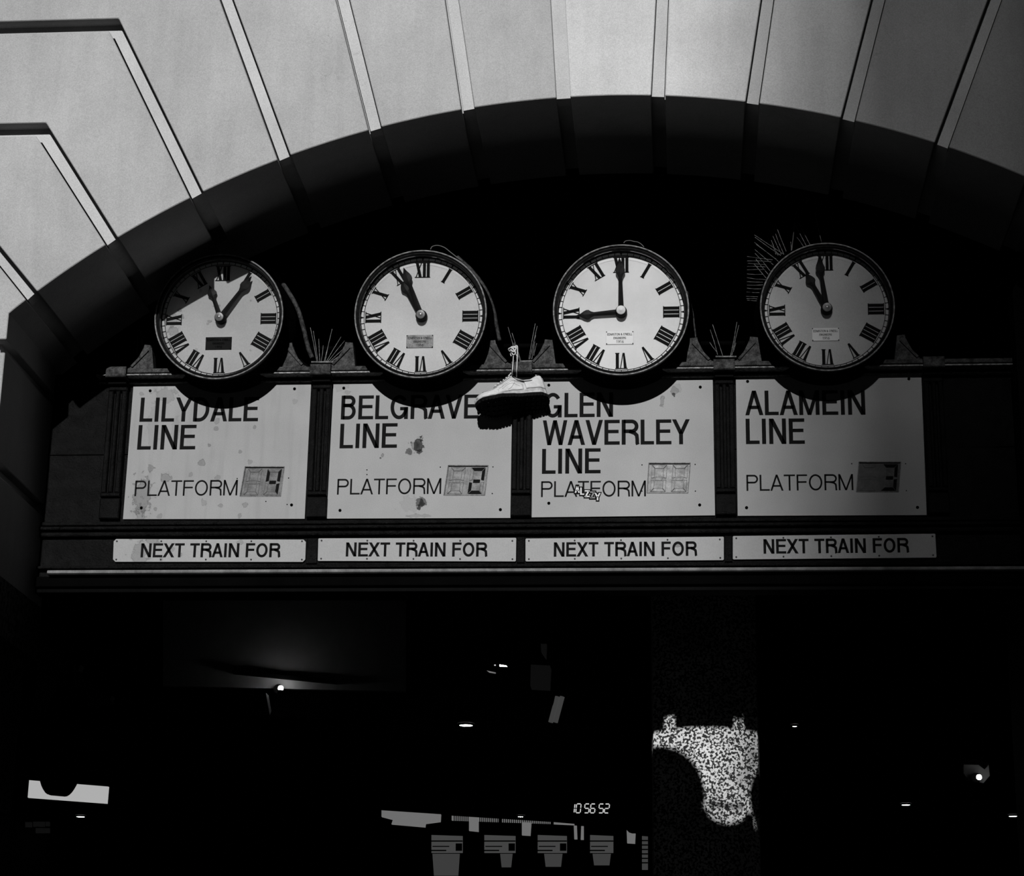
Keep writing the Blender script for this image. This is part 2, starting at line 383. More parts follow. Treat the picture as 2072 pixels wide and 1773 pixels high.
# recessed core that forms the bottom of every joint
XR = 2*fa(ICX, 190)[0]-XJ
arcall = arc_px(17, 2535, 60)
inner = [(XJ, z) for z in (3.3, 3.8, 4.2)]+arcall+[(arcall[-1][0], z) for z in (4.2, 3.8, 0.)]
inner[0] = (XJ, 3.45)
core = MB(); rows = []
for i, p in enumerate(inner):
    a = Vector(inner[max(i-1, 0)]); b = Vector(inner[min(i+1, len(inner)-1)]); t = (b-a).normalized(); n = Vector((-t.y, t.x))
    if i < 3: n = Vector((-1, 0))
    if i > len(inner)-4: n = Vector((1, 0))
    a_ = Vector(p)+n*.038; b_ = Vector(p)+n*4.2
    rows.append([(a_.x, YA+GD+.05, a_.y), (b_.x, YA+GD+.05, b_.y), (b_.x, YB, b_.y), (a_.x, YB, a_.y)])
core.grid(rows, smooth=False, closed_u=True, cap=True)
wall = core.build('wall_front', 'plaster_joint', kind='structure')
def voussoir(poly, matn):
    o = MB().prism(poly, YA, YB-.01).build('voussoir', matn, wall)
    bv = o.modifiers.new('bevel', 'BEVEL'); bv.width = .003; bv.segments = 1; bv.limit_method = 'ANGLE'; bv.angle_limit = math.radians(50)
    return o
def bead(poly): return MB().prism(poly, YA+GD, YA+GD+.06).build('joint_bead', 'plaster_joint', wall)
def lerp2(p, q, t): return (p[0]+(q[0]-p[0])*t, p[1]+(q[1]-p[1])*t)
def arcpt(x, o, dx=0, k=11.):
    y = ICY-math.sqrt(IR*IR-(x-ICX)**2); t = k/(y-o[1]); return fa(x+(o[0]-x)*t+dx, y-k)
matseq = ['plaster', 'plaster', 'plaster', 'plaster_pale', 'plaster_pale', 'plaster_pale', 'plaster', 'plaster_darker', 'plaster_darker']  # paler blocks at the crown, darker ones at the right end
for i in range(len(J)-1):
    a, b = J[i], J[i+1]
    pl = arc_px(a[1][0], b[0][0], 8)
    p0, p1 = pl[0], pl[-1]
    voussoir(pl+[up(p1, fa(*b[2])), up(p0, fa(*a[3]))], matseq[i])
for k, (il, ir, ol, orr) in enumerate(J):
    g0, g1 = (3.5, 0) if k < 3 else ((0, 0) if k < 4 else (-0.0, 3.0))
    a, b, c, d = arcpt(il[0], ol, g0), arcpt(ir[0], orr, -g1), fa(orr[0]-g1, orr[1]), fa(ol[0]+g0, ol[1])
    bead([a, b, up(b, c), up(a, d)])
lastp = arc_px(2275, 2535, 6); p0 = lastp[0]
voussoir(lastp+[(lastp[-1][0], 0), (lastp[-1][0]+3.5, 0), (lastp[-1][0]+3.5, ZT), up(p0, fa(2500, 0))], 'plaster_darker')
# stepped voussoirs at the left
zc1t = fa(240, 37)[1]; zc1b = fa(221, 63)[1]; zc2t = fa(93, 248)[1]; zc2b = fa(73, 275)[1]
c3 = fa(-45, 443); c3b = fa(-68, 456)
p = arc_px(411, 561, 8)
voussoir(p+[up(p[-1], fa(444, 0)), (XL, ZT), (XL, zc1t), fa(240, 37)], 'plaster')
p = arc_px(238, 384, 8)
voussoir(p+[fa(221, 63), (XL, zc1b), (XL, zc2t), fa(93, 248)], 'plaster')
p = arc_px(75, 213, 8)
voussoir(p+[fa(73, 275), (XL, zc2b), (XL, c3[1]), c3], 'plaster')
p = arc_px(17, 52, 3); p[0] = (XJ, p[0][1])
z1t, z1b = fa(13, 686)[1], fa(10, 713)[1]; z2t, z2b = fa(-12, 925)[1], fa(-15, 952)[1]
voussoir(p+[c3b, (XL, c3b[1]), (XL, z1t), (XJ, z1t)], 'plaster')
voussoir([(XJ, z1b), (XL, z1b), (XL, z2t), (XJ, z2t)], 'plaster_darker')
zcap = at(-60, 1150, YA).z
voussoir([(XJ, z2b), (XL, z2b), (XL, zcap-.02), (XJ, zcap-.02)], 'plaster_darker')
for il, ir, cl, cr_, zt_, zb_ in ((384, 411, (221, 63), (240, 37), zc1t, zc1b), (213, 238, (73, 275), (93, 248), zc2t, zc2b), (52, 75, (-68, 456), (-45, 443), c3[1], c3b[1])):
    a = arcpt(il, cl, 3.5); b = arcpt(ir, cr_); c = fa(*cr_); d = fa(cl[0]+3.5, cl[1])
    bead([a, b, c, (XL, zt_), (XL, zb_), d])
for zt_, zb_ in ((z1t, z1b), (z2t, z2b)): bead([(XJ-.04, zb_), (XJ-.04, zt_), (XL, zt_), (XL, zb_)])
# granite pier below, with its cap
pier = MB().box(XL, XJ+.025, YA-.06, .02, zcap-.22, zcap).build('trim_1', 'granite_dark', kind='structure')
pm = MB(); zb = zcap-.225
pj = None
for zt, zb2 in ((zb, zb-.62), (zb-.632, zb-1.3), (zb-1.312, zb-2.1), (zb-2.112, 0)):
    if zt <= 0: break
    o = MB().bbox(XL, XJ-.02, YA-.02, 0.0, max(zb2, 0), zt, .006)
    if pj is None: pj = o.build('wall_left_pier', 'granite_dark', kind='structure'); pj.name = 'wall_left'
    else: o.build('granite_block', 'granite_dark', pj)

# ------------------------------------------------------------------ the timber board behind the arch
P_ = .84
XB0 = XJ; XB1 = at(2066, 1100, 0).x
def zp(py, Y=0., px=1060): return at(px, py, Y).z
ZLT = zp(736, -.06)              # top of the ledge
board = thing('display_board', 'black painted timber board carrying the line signs under the clocks', 'board', (0, 0, zp(1195)))
BO = Vector((0, 0, zp(1195)))
def bpart(mb, name, mt): return mb.build(name, mt, board, org=BO)
zj = zp(912)
bpart(MB().box(XB0, XB1, .006, .07, zj+.002, zp(745)), 'backing_board', 'black_paint')
bpart(MB().box(XB0, XB1, .008, .07, zp(1090), zj-.002), 'backing_board', 'black_paint')
bpart(MB().box(XB0, XB1, .004, .07, zp(1195), zp(1086)), 'backing_board', 'black_paint')
def rail(name, prof, mt, x0=XB0, x1=XB1): return bpart(MB().extrude_profile(prof, x0, x1), name, mt)
def rnd(y0, y1, z0, z1, r=.006):
    """rail section: front y0, back y1, rounded front corners"""
    return [(y1, z0), (y0+r, z0), (y0+r*.3, z0+r*.3), (y0, z0+r), (y0, z1-r), (y0+r*.3, z1-r*.3), (y0+r, z1), (y1, z1)]
# base mouldings under the signs
rail('moulding', rnd(-.018, .06, zp(1058, -.018), zp(1050, -.018), .004), 'black_paint')
rail('moulding', rnd(-.034, .06, zp(1067, -.034), zp(1059.5, -.034), .006), 'black_paint')
rail('moulding', rnd(-.020, .06, zp(1081, -.020), zp(1071, -.020), .008), 'black_paint')
# bottom ledge and fascia
rail('moulding', rnd(-.022, .06, zp(1147, -.022), zp(1141, -.022), .004), 'black_paint')
zl = zp(1158, -.06)
rail('ledge', [(.06, zl), (-.052, zl), (-.060, zl+.004), (-.062, zl+.010), (-.058, zl+.016), (-.045, zl+.019), (.06, zl+.03)], 'ledge_highlight', XB0+.06, XB1)
rail('fascia', rnd(-.03, .07, zp(1184, -.03), zl-.002, .004), 'matte_black')
rail('fascia', rnd(-.012, .07, zp(1197, -.01), zp(1187, -.01), .003), 'black_paint_smooth')
# cornice over the signs
XC0 = at(205, 745, 0).x
rail('cornice', rnd(-.060, .06, zp(745, -.06), ZLT, .004), 'dusty_paint', XC0, XB1)
rail('cornice', rnd(-.066, .06, zp(750, -.066), zp(747, -.066), .0015), 'pale_edge', XC0, XB1)
rail('cornice', [(.06, zp(762, 0)), (-.006, zp(762, 0)), (-.016, zp(758, -.016)), (-.045, zp(751, -.045)), (.06, zp(751, -.045))], 'black_paint_smooth', XC0, XB1)
rail('cornice', rnd(-.016, .06, zp(766.5, -.016), zp(763.5, -.016), .0015), 'pale_edge', XC0, XB1)
# pilasters
pil_x = [at(234, 900, 0).x, at(648, 900, 0).x, at(1056.5, 900, 0).x, at(1467, 900, 0).x, at(1893, 900, 0).x]
for i, x in enumerate(pil_x):
    w2 = .040; mbp = MB()
    mbp.bbox(x-w2, x+w2, -.012, .006, zp(1049), zp(767), .003)
    zt, zb_ = zp(786), zp(995)
    for k in (-1, 0, 1):
        cxk = x+k*.0285; hw = .0105 if k else .0085
        mbp.bbox(cxk-hw, cxk+hw, -.030, -.010, zb_, zt, .004)
    mbp.bbox(x-w2, x+w2, -.0305, -.010, zt-.001, zp(772), .004)
    mbp.bbox(x-w2, x+w2, -.0305, -.010, zp(1003), zb_+.001, .004)
    mbp.bbox(x-w2-.002, x+w2+.002, -.022, -.010, zp(1047), zp(1005), .004)
    q = bpart(mbp, 'pilaster', 'black_paint')
    # cap block standing over the cornice
    bpart(MB().bbox(x-.043, x+.043, -.085, .05, zp(752, -.085), zp(731, -.085), .004), 'cap_block', 'dusty_paint')
    bpart(MB().bbox(x-.040, x+.040, -.050, .05, zp(768, -.05), zp(753, -.05), .003), 'cap_block', 'black_paint_smooth')
# strip-row uprights between the NEXT TRAIN plates
for a, b in ((620.5, 642.5), (1046, 1062), (1466, 1481.5)):
    bpart(MB().bbox(at(a, 1112, 0).x, at(b, 1112, 0).x, -.004, .01, zp(1139), zp(1087), .002), 'upright', 'black_paint')

# ------------------------------------------------------------------ clocks
TILT = math.radians(5.0)
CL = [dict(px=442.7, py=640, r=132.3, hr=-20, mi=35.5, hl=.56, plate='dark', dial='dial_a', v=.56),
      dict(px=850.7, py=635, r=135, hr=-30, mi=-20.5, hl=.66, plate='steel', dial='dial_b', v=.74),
      dict(px=1256.3, py=626.5, r=138.0, hr=-94.5, mi=-1, hl=.66, plate='white', dial='dial_c_glare', v=.96),
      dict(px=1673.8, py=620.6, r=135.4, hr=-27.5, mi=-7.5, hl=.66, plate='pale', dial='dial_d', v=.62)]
lab = ['round black-rimmed wall clock with a rusty stained dial above the LILYDALE sign',
       'round black-rimmed wall clock with overlapping hands above the BELGRAVE sign',
       'round black-rimmed wall clock with a white dial painted brighter for its reflection above the GLEN WAVERLEY sign',
       'round black-rimmed wall clock with a dim dial above the ALAMEIN sign']
rb = random.Random(3)
def blobs(n, x0, x1, z0, z1, r0, r1, dk0, dk1):
    return [(rb.uniform(x0, x1), rb.uniform(z0, z1), rb.uniform(r0, r1), rb.uniform(r0, r1)*1.2, rb.uniform(dk0, dk1)) for _ in range(n)]
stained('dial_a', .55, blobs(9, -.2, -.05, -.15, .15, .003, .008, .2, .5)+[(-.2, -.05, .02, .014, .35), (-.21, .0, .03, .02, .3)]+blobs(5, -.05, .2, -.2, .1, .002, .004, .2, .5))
stained('dial_b', .74); stained('dial_c_glare', .95, rough=.35, grain=.03); stained('dial_d', .60)  # third dial whitened to imitate a reflection on it
mat('plate_dark', .015, rough=.8, var=.3, spec=.01); mat('plate_steel', .28, rough=.35, var=.4, scale=30, grain=.3); mat('plate_white', .97, rough=.35, var=.02); mat('plate_pale', .85, rough=.4, var=.1)
def num_glyphs(mb, s, th, R0, R1, T, y0, y1):
    """roman numeral s at clock angle th (deg from 12), radii R0..R1, feet towards the centre"""
    bw = .046*T; gap = .013*T; thin = .010*T; sw = .012*T
    wid = {'I': bw, 'V': .105*T, 'X': .100*T}
    tot = sum(wid[c] for c in s)+gap*(len(s)-1)
    a = math.radians(th); er = Vector((math.sin(a), math.cos(a))); et = Vector((math.cos(a), -math.sin(a)))
    def q(t, r): v = er*r+et*t; return (v.x, v.y)
    def quad(t0, t1, r0, t2, t3, r1): mb.prism([q(t0, r0), q(t1, r0), q(t3, r1), q(t2, r1)], y0, y1)
    x = -tot/2
    for c in s:
        W_ = wid[c]
        if c == 'I': quad(x, x+bw, R0, x, x+bw, R1); cap0 = cap1 = (x-.008*T, x+bw+.008*T)
        if c == 'V':
            m_ = x+W_*.52; quad(m_-bw*.45, m_+bw*.1, R0, x, x+bw, R1); quad(m_-thin*.4, m_+thin*.9, R0, x+W_-thin*1.6, x+W_-thin*.2, R1); cap0 = None; cap1 = (x-.01*T, x+W_+.008*T)
        if c == 'X':
            quad(x+W_-bw, x+W_, R0, x, x+bw, R1); quad(x, x+thin*1.4, R0, x+W_-thin*1.4, x+W_, R1); cap0 = cap1 = (x-.01*T, x+W_+.01*T)
        for cp, r in ((cap0, R0), (cap1, R1)):
            if cp: quad(cp[0], cp[1], r-(0 if r == R0 else sw), cp[0], cp[1], r+(sw if r == R0 else 0))
        x += W_+gap
def hand(mb, ang, ln, w0, w1, sp_at, sp_w, y0, th, tail=.0):
    """spade hand: shank w0..w1, spade centred at fraction sp_at, raised centre ridge"""
    a = math.radians(ang); er = Vector((math.sin(a), math.cos(a))); et = Vector((math.cos(a), -math.sin(a)))
    s0 = sp_at-.13; pr = [(-tail, w0), (0, w0), (s0, w1), (sp_at-.07, sp_w*.62), (sp_at-.02, sp_w*.98), (sp_at+.03, sp_w), (sp_at+.09, sp_w*.78), (sp_at+.16, sp_w*.36), (1, .002)]
    left = []; mid = []; right = []
    for f, w_ in pr:
        c = er*f*ln
        for lst, k in ((left, -1), (mid, 0), (right, 1)):
            v = c+et*k*w_/2; lst.append((v.x, y0-(th if k == 0 else th*.25), v.y))
    back = [(x, y0+.0005, z) for x, _, z in left]; back2 = [(x, y0+.0005, z) for x, _, z in right]
    mb.grid([back, left, mid, right, back2], smooth=False)
CLK = []
for i, c in enumerate(CL):
    Yb = -.19; ctr = at(c['px'], c['py'], Yb)
    depth = (ctr-CO).dot(AF); R = c['r']*depth/FPX; S = R
    t = thing('round_clock', lab[i], 'clock', ctr, (TILT, 0, 0)); CLK.append((t, ctr, R))
    # local frame: y=0 the front of the rim, +y into the wall
    rec = .045; dy = rec
    prof = [(.934*S, rec+.004), (.932*S, rec-.004), (.930*S, .020), (.93*S, .006), (.945*S, .001), (.965*S, .004), (.975*S, .006), (.985*S, .001), (.998*S, .002), (1.0*S, .010), (.992*S, .024), (.985*S, .035)]
    o = MB().lathe_y(prof, 96, close=True).build('bezel', 'bezel', t); smooth_by_angle(o, 30)
    o = MB().lathe_y([(.975*S, -.001), (.983*S, -.004), (.996*S, -.004), (1.004*S, .002), (.998*S, .006)], 96, close=True).build('rim_bead', 'bezel_rim', t); smooth_by_angle(o, 50)
    o = MB().lathe_y([(.90*S, .052), (.975*S, .034), (.985*S, .034), (.99*S, .06), (1.01*S, .12), (1.06*S, .15), (1.07*S, .20), (.93*S, .20)], 72, close=True).build('housing', 'matte_black', t); smooth_by_angle(o, 40)
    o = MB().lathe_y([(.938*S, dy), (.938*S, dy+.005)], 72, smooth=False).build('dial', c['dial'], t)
    o = MB().lathe_y([(.942*S, dy-.0005), (.934*S, dy-.030), (.929*S, dy-.030), (.936*S, dy-.0005)], 72, close=True).build('inner_rim', 'inner_rim', t); smooth_by_angle(o, 60)
    tr = MB(); f0 = dy-.0018
    for rr, w_ in ((.924*S, .007*S), (.876*S, .008*S)):
        tr.ribbon(arc(0, 0, rr, rr, 0, 360, 96)[:-1], w_, f0, dy, True)
    for k in range(60):
        a = math.radians(k*6); u = Vector((math.sin(a), math.cos(a))); tt = Vector((u.y, -u.x)); w_ = .0048*S if k % 5 else .016*S; w2 = .0048*S if k % 5 else .001*S
        a0 = u*.876*S; a1 = u*.924*S
        tr.prism([tuple(a0-tt*w2), tuple(a0+tt*w2), tuple(a1+tt*w_), tuple(a1-tt*w_)], f0, dy)
    tr.build('minute_track', 'ink', t)
    for k, s in enumerate(['XII', 'I', 'II', 'III', 'IIII', 'V', 'VI', 'VII', 'VIII', 'IX', 'X', 'XI']):
        nm = MB(); num_glyphs(nm, s, k*30, .615*S, .857*S, S, f0, dy); nm.build('numeral', 'ink', t)
    # maker's plate
    pw = (-.225*S, .180*S, -.486*S, -.286*S)
    pl = MB().bbox(pw[0], pw[1], dy-.003, dy, pw[2], pw[3], .001).build('maker_plate', 'plate_'+c['plate'], t, label={'dark': 'blackened maker plate', 'steel': 'dull grey maker plate', 'white': 'bright white maker plate', 'pale': 'pale metal maker plate'}[c['plate']])
    tx = MB(); hh = pw[3]-pw[2]; ptm = dict(y0=dy-.0038, y1=dy-.002)
    text(tx, "EDMISTON & O'NEILL", pw[0]+.02*S, pw[1]-.02*S, pw[3]-.32*hh, .17*hh, .15, **ptm)
    text(tx, 'ENGINEERS', pw[0]+.11*S, pw[1]-.11*S, pw[3]-.60*hh, .16*hh, .15, **ptm)
    text(tx, '1916', pw[0]+.155*S, pw[1]-.145*S, pw[3]-.90*hh, .21*hh, .12, **ptm)
    tx.build('lettering', 'ink_faded' if c['plate'] != 'dark' else 'matte_black', pl, kind='stuff')
    sc = MB()
    for a in (pw[0]+.01*S, pw[1]-.01*S):
        for b in (pw[2]+.01*S, pw[3]-.01*S): sc.lathe_y([(.0022, dy-.0045), (.0022, dy-.003)], 8, a, b)
    sc.build('screws', 'ink', pl, kind='stuff')
    # hands and hub
    hm = MB(); hand(hm, c['hr'], c['hl']*S, .085*S, .06*S, .74, .145*S, dy-.014, .006, .02); hm.build('hour_hand', 'hand_paint', t)
    hm = MB(); hand(hm, c['mi'], .80*S, .085*S, .055*S, .77, .14*S, dy-.022, .006, .02); hm.build('minute_hand', 'hand_paint', t)
    MB().lathe_y([(.088*S, dy-.001), (.088*S, dy-.018), (.075*S, dy-.026), (.075*S, dy-.036), (.05*S, dy-.038)], 32).build('hub', 'hand_paint', t)
    o = MB().lathe_y([(.068*S, dy-.036), (.068*S, dy-.040), (.060*S, dy-.0425), (.02*S, dy-.0415), (.018*S, dy-.043), (.001, dy-.0435)], 32).build('hub_cap', 'plate_white' if i == 2 else 'steel', t, label='round silver hub cap')
    MB().lathe_y([(.905*S, dy-.0475), (.905*S, dy-.0455)], 48, smooth=False).build('glass_pane', 'glass', t)

# scroll brackets either side of every clock, resting on the cornice
def bracket(xc, sgn):
    """concave wing; xc = clock centre, sgn = side"""
    d0, d1 = .280, .372; h = zp(690, -.03)-ZLT; z0 = ZLT
    poly = [(d0-.012, 0), (d0+.003, h*.97), (d0+.034, h), (d0+.038, h*.80)]
    for k in range(9):
        a = k/8; poly.append((d0+.038+(d1-d0-.030)*(a), h*.80*(1-a)**1.7+.006))
    poly.append((d1+.005, 0))
    pts = [(xc+sgn*a, z0+b) for a, b in poly]
    if sgn < 0: pts.reverse()
    mb = MB().prism(pts, -.045, .01)
    o = bpart(mb, 'scroll_bracket', 'dusty_paint')
    rm = MB()
    q = [(xc+sgn*(d0+.016), z0+h*.78), (xc+sgn*(d1-.010), z0+.012)]
    rm.ribbon(q, .010, -.052, -.044)
    rm.build('rib', 'dusty_paint', o, org=BO)
for i, (t, ctr, R) in enumerate(CLK):
    for s in (-1, 1):
        bracket(at(CL[i]['px'], 700, -.03).x+(.0), s)

# added boards and rods in the clock gaps, shaping the column's sun patch
for i in range(3):
    xa = CLK[i][1].x+.375; xb = CLK[i+1][1].x-.375; zc = zp(731, -.085)+.012; xm = (xa+xb)/2; hw = (xb-xa)/2+.07
    pl = [(xm-hw, ZLT), (xm+hw, ZLT)]+[(xm+hw*math.cos(PI*k/14), zc+.060*abs(math.cos(PI*k/14))**2.2) for k in range(15)]
    bpart(MB().prism(pl, .040, .058), 'sun_mask_board', 'matte_black')
    bpart(MB().tube([(xa-.05, .045, zp(690, -.03)+.005), (xb+.05, .045, zp(690, -.03)+.005)], .011, 8), 'sun_mask_rod', 'matte_black')

# ------------------------------------------------------------------ line signs
PAN = [dict(q=[(270.6,773.2),(630,769.8),(616.4,1050),(248.8,1050.8)], screws=[(304,791),(596,787),(286,1028),(590,1022)],
            lines=[('LILYDALE',282,520.4,853.6,805),('LINE',277.3,393.3,910,860.6)], pf=(271.9,479.7,1004,973), dig=(495.8,575.5,568,485.4,965,1004.5), on=(0, 'fgbc'), ph=[(480,968.6),(584,967.5),(581,1021),(538,1015)]),
       dict(q=[(675,770.6),(1037,764.5),(1032.6,1048.3),(661,1049.6)], screws=[(695.6,785.5),(1010,782),(688,1033),(1012.5,1031.5)],
            lines=[('BELGRAVE',689.5,967.7,849,801),('LINE',687,801.6,907.4,858)], pf=(681.8,892.4,1001,969.6), dig=(907,988,981,898,942,1002.5), on=(0, 'abged'), ph=[(891,945.5),(997.5,945),(996,999),(742.5,951),(742.5,960.5)]),
       dict(q=[(1079,763.9),(1441.9,758.2),(1446.8,1043),(1075.8,1047)], screws=[(1110.5,779.5),(1417,783.5),(1110.5,1018.5),(1415.7,1022)],
            lines=[('GLEN',1100.4,1240.5,845,795.8),('WAVERLEY',1100,1393.6,901,851),('LINE',1096.5,1213.8,959,908.7)], pf=(1094.7,1307,1006,974.3), dig=(1313,1397,1392,1309,937,998), on=(0, ''), ph=[(1299,941),(1406.5,940),(1407,994),(1299,994)]),
       dict(q=[(1488.8,759),(1864.2,758.7),(1875.1,1042.5),(1492.7,1044)], screws=[(1512.7,772),(1839,767),(1510.6,1027.5),(1856.5,1027)],
            lines=[('ALAMEIN',1510.6,1751.4,840.4,791),('LINE',1509.5,1627.3,898.8,847.7)], pf=(1510.6,1727,993.5,961.3), dig=(1738,1823,1818,1733,935,996), on=(0, 'abcdg'), ph=[(1723.5,938.5),(1832.5,938.5),(1834,993)])]
PAN[0]['dig'] = (496, 575.5, 568, 485.4, 944.5+0, 1004.5)
labs = ['pale metal sign reading LILYDALE LINE PLATFORM, stained by dried drips', 'pale metal sign reading BELGRAVE LINE PLATFORM with two rusty dents',
        'pale metal sign reading GLEN WAVERLEY LINE PLATFORM with a small graffiti sticker', 'pale metal sign reading ALAMEIN LINE PLATFORM, dim in partial shade']
def bz(px, py): q = at(px, py, 0); return (q.x, q.z)
def loc_blob(org, px, py, rx, rz, dk): q = bz(px, py); return (q[0]-org[0], q[1]-org[2], rx/485*1.0, rz/475*1.0, dk)
st1 = [(335,800,20,14,.25),(288,1005,16,34,.40),(305,948,6,6,.4),(335,967,10,9,.4),(407,937,7,6,.4),(285,1040,8,20,.3),(439,852,5,5,.3),(438,868,4,4,.4),(424,902,3,3,.5),(515,865,3,4,.4),(497,1021,5,5,.35),(441,966,5,5,.3),(413,1017,6,5,.25),(447,1024,4,4,.35),(323,1045,4,4,.3),(507,935,4,4,.3),(386,960,4,4,.3),(486,914,3,3,.4),(485,1044,4,4,.35),(314,1030,3,3,.4),(286,797,4,4,.3),(596,812,4,5,.2),(355,870,8,22,.12),(310,860,10,40,.12)]
st2 = [(846,902,9,14,.75),(838,903,6,8,.45),(829,914,5,6,.6),(848,914,6,5,.7),(852,1016,10,9,.6),(853,1018,5,5,.7),(848,1028,3,5,.8),(703,795,4,5,.25),(774,922,3,4,.5),(770,927,2,2,.6),(830,1020,18,14,.12),(846,1044,18,3,.3),(690,780,14,12,.15)]
st3 = [(1340,812,4,9,.4),(1366,790,7,8,.35),(1363,798,3,3,.7),(1370,785,10,8,.15)]
screw_src = None; hole_src = None
for i, d in enumerate(PAN):
    q = [bz(*v) for v in d['q']]; org = Vector((q[3][0], 0, q[3][1]))
    stained('sign_face_%d' % i, [.46, .475, .485, .49][i], [loc_blob(org, *b) for b in (st1, st2, st3, [])[i]], streak=.10 if i == 0 else .0)
    t = thing('line_sign', labs[i], 'sign', org)
    # digit window
    dxa, dxb, dxc, dxd, dy0, dy1 = d['dig']; dq = [bz(dxa, dy0), bz(dxb, dy0), bz(dxc, dy1), bz(dxd, dy1)]
    # face is built as a frame around the window so the window is a real opening
    A, B, C, D = [Vector(v) for v in q]; a, b, c_, e = [Vector(v) for v in dq]
    fm = MB(); out = [D, C, B, A]; inn = [e, c_, b, a]; y0, y1 = 0.0, .005
    for k in range(4):
        k2 = (k+1) % 4; pl = [out[k], out[k2], inn[k2], inn[k]]
        fm.prism([tuple(v) for v in pl], y0, y1)
    fm.build('face', 'sign_face_%d' % i, t, org=org)
    tx = MB()
    for (s, x0, x1, by, ty) in d['lines']:
        p0 = bz(x0, by); p1 = bz(x1, by-(1.5 if i in (1, 2) else 0)); H = bz(x0, ty)[1]-p0[1]
        text(tx, s, p0[0], p1[0], p0[1], H, .15, -.0012, .001, (p1[1]-p0[1])/(p1[0]-p0[0])*.6)
    tx.build('line_name', 'ink', t, org=org)
    x0, x1, by, ty = d['pf']; p0 = bz(x0, by); p1 = bz(x1, by); H = bz(x0, ty)[1]-p0[1]
    text(MB(), 'PLATFORM', p0[0], p1[0], p0[1], H, .107, -.0012, .001).build('platform_lettering', 'ink', t, org=org)
    # flip-digit display
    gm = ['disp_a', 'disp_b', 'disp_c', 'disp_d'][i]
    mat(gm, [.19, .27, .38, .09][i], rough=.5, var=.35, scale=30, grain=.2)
    dsp = MB().prism([tuple(v) for v in (e, c_, b, a)], .0062, .010).build('digit_display', gm, t, org=org)
    fr = MB()
    for k in range(4):
        u = inn[k]; v = inn[(k+1) % 4]; fr.ribbon([tuple(u), tuple(v)], .0035, -.0008, .007)
    fr.build('window_frame', 'inner_rim', dsp, org=org)
    ex = (b-a); ez = (a-e); eo = e
    def dp(u, v): w_ = eo+ex*u+ez*v; return (w_.x, w_.y)
    for dg in (0, 1):
        u0 = .09+dg*.50; u1 = u0+.34; v0, v1, vm = .06, .94, .48; tx_, tz = .075, .11
        sg = {'a': [(u0, v1), (u1, v1), (u1-tx_, v1-tz), (u0+tx_, v1-tz)], 'd': [(u0, v0), (u1, v0), (u1-tx_, v0+tz), (u0+tx_, v0+tz)],
              'f': [(u0-.01, v1-.01), (u0+tx_-.01, v1-tz-.01), (u0+tx_-.01, vm+.05), (u0-.01, vm+.03)], 'e': [(u0-.01, v0+.01), (u0+tx_-.01, v0+tz+.01), (u0+tx_-.01, vm-.05), (u0-.01, vm-.03)],
              'b': [(u1+.01, v1-.01), (u1-tx_+.01, v1-tz-.01), (u1-tx_+.01, vm+.05), (u1+.01, vm+.03)], 'c': [(u1+.01, v0+.01), (u1-tx_+.01, v0+tz+.01), (u1-tx_+.01, vm-.05), (u1+.01, vm-.03)],
              'g': [(u0+tx_+.01, vm+.06), (u1-tx_-.01, vm+.06), (u1-tx_-.01, vm-.05), (u0+tx_+.01, vm-.05)]}
        for kx, pl in sg.items():
            on = dg == 1 and kx in d['on'][1]
            pts = [dp(*v) for v in pl]
            if on: MB().prism(pts, .0045, .0064).build('segment', 'ink', dsp, org=org, label='black lit digit segment')
            else:
                MB().prism(pts, .0052, .0063).build('segment', gm, dsp, org=org)
                MB().ribbon(pts, .0015, .0048, .0063, True).build('segment_edge', 'seam', dsp, org=org)
    if screw_src is None:
        me_s = MB().lathe_y([(.0062, .001), (.0062, -.002), (.0048, -.0042), (.001, -.0048)], 12)
        me_h = MB().lathe_y([(.0026, .001), (.0026, -.0008)], 8)
    for (a_, b_) in d['screws']:
        w_ = bz(a_, b_)
        if screw_src is None: screw_src = me_s.build('screw', 'matte_black', t); screw_src.location = (w_[0]-org.x, 0, w_[1]-org.z)
        else: copy_part(screw_src, t, (w_[0]-org.x, 0, w_[1]-org.z))
    for (a_, b_) in d['ph']:
        w_ = bz(a_, b_)
        if hole_src is None: hole_src = me_h.build('rivet', 'matte_black', t); hole_src.location = (w_[0]-org.x, 0, w_[1]-org.z)
        else: copy_part(hole_src, t, (w_[0]-org.x, 0, w_[1]-org.z))
    PAN[i]['t'] = t; PAN[i]['org'] = org

# graffiti sticker on the third sign
so_ = bz(1162, 1000); org = Vector((so_[0], -.0015, so_[1]))
st = thing('graffiti_sticker', 'small black and white ALZZY graffiti sticker stuck over the word PLATFORM', 'sticker', org)
bk = MB(); wh_ = MB(); gy = MB()
for (c, px, py, H, W_, lean, tgt) in (('A', 1163, 998, 15, 10, 3, 'w'), ('L', 1174, 1002, 15, 8, 1, 'w'), ('Z', 1183, 1006.5, 14, 10, 1, 'w'), ('Z', 1194, 1009, 14, 10, 0, 'g'), ('Y', 1203, 1013, 15, 12, -1, 'w')):
    o2 = bz(px, py); s = 1/485.
    tmp = MB(); glyph(tmp, c, 0, W_*s, 3.0*s, H*s, o2[0], o2[1], -.0030, -.0015)
    tmp.build('letter', 'shoe_overlay' if tgt == 'w' else 'segment_off', st, org=org)
    x0, z0 = o2[0]-2.2*s, o2[1]-2.2*s; w2, h2 = (W_+4.4)*s, (H+4.4)*s
    tmp = MB(); glyph(tmp, c, 0, w2, 7.2*s, h2, x0, z0, -.0022, -.0013); bk.add(tmp.v, tmp.f)
bk.build('backing', 'ink', st, org=org)

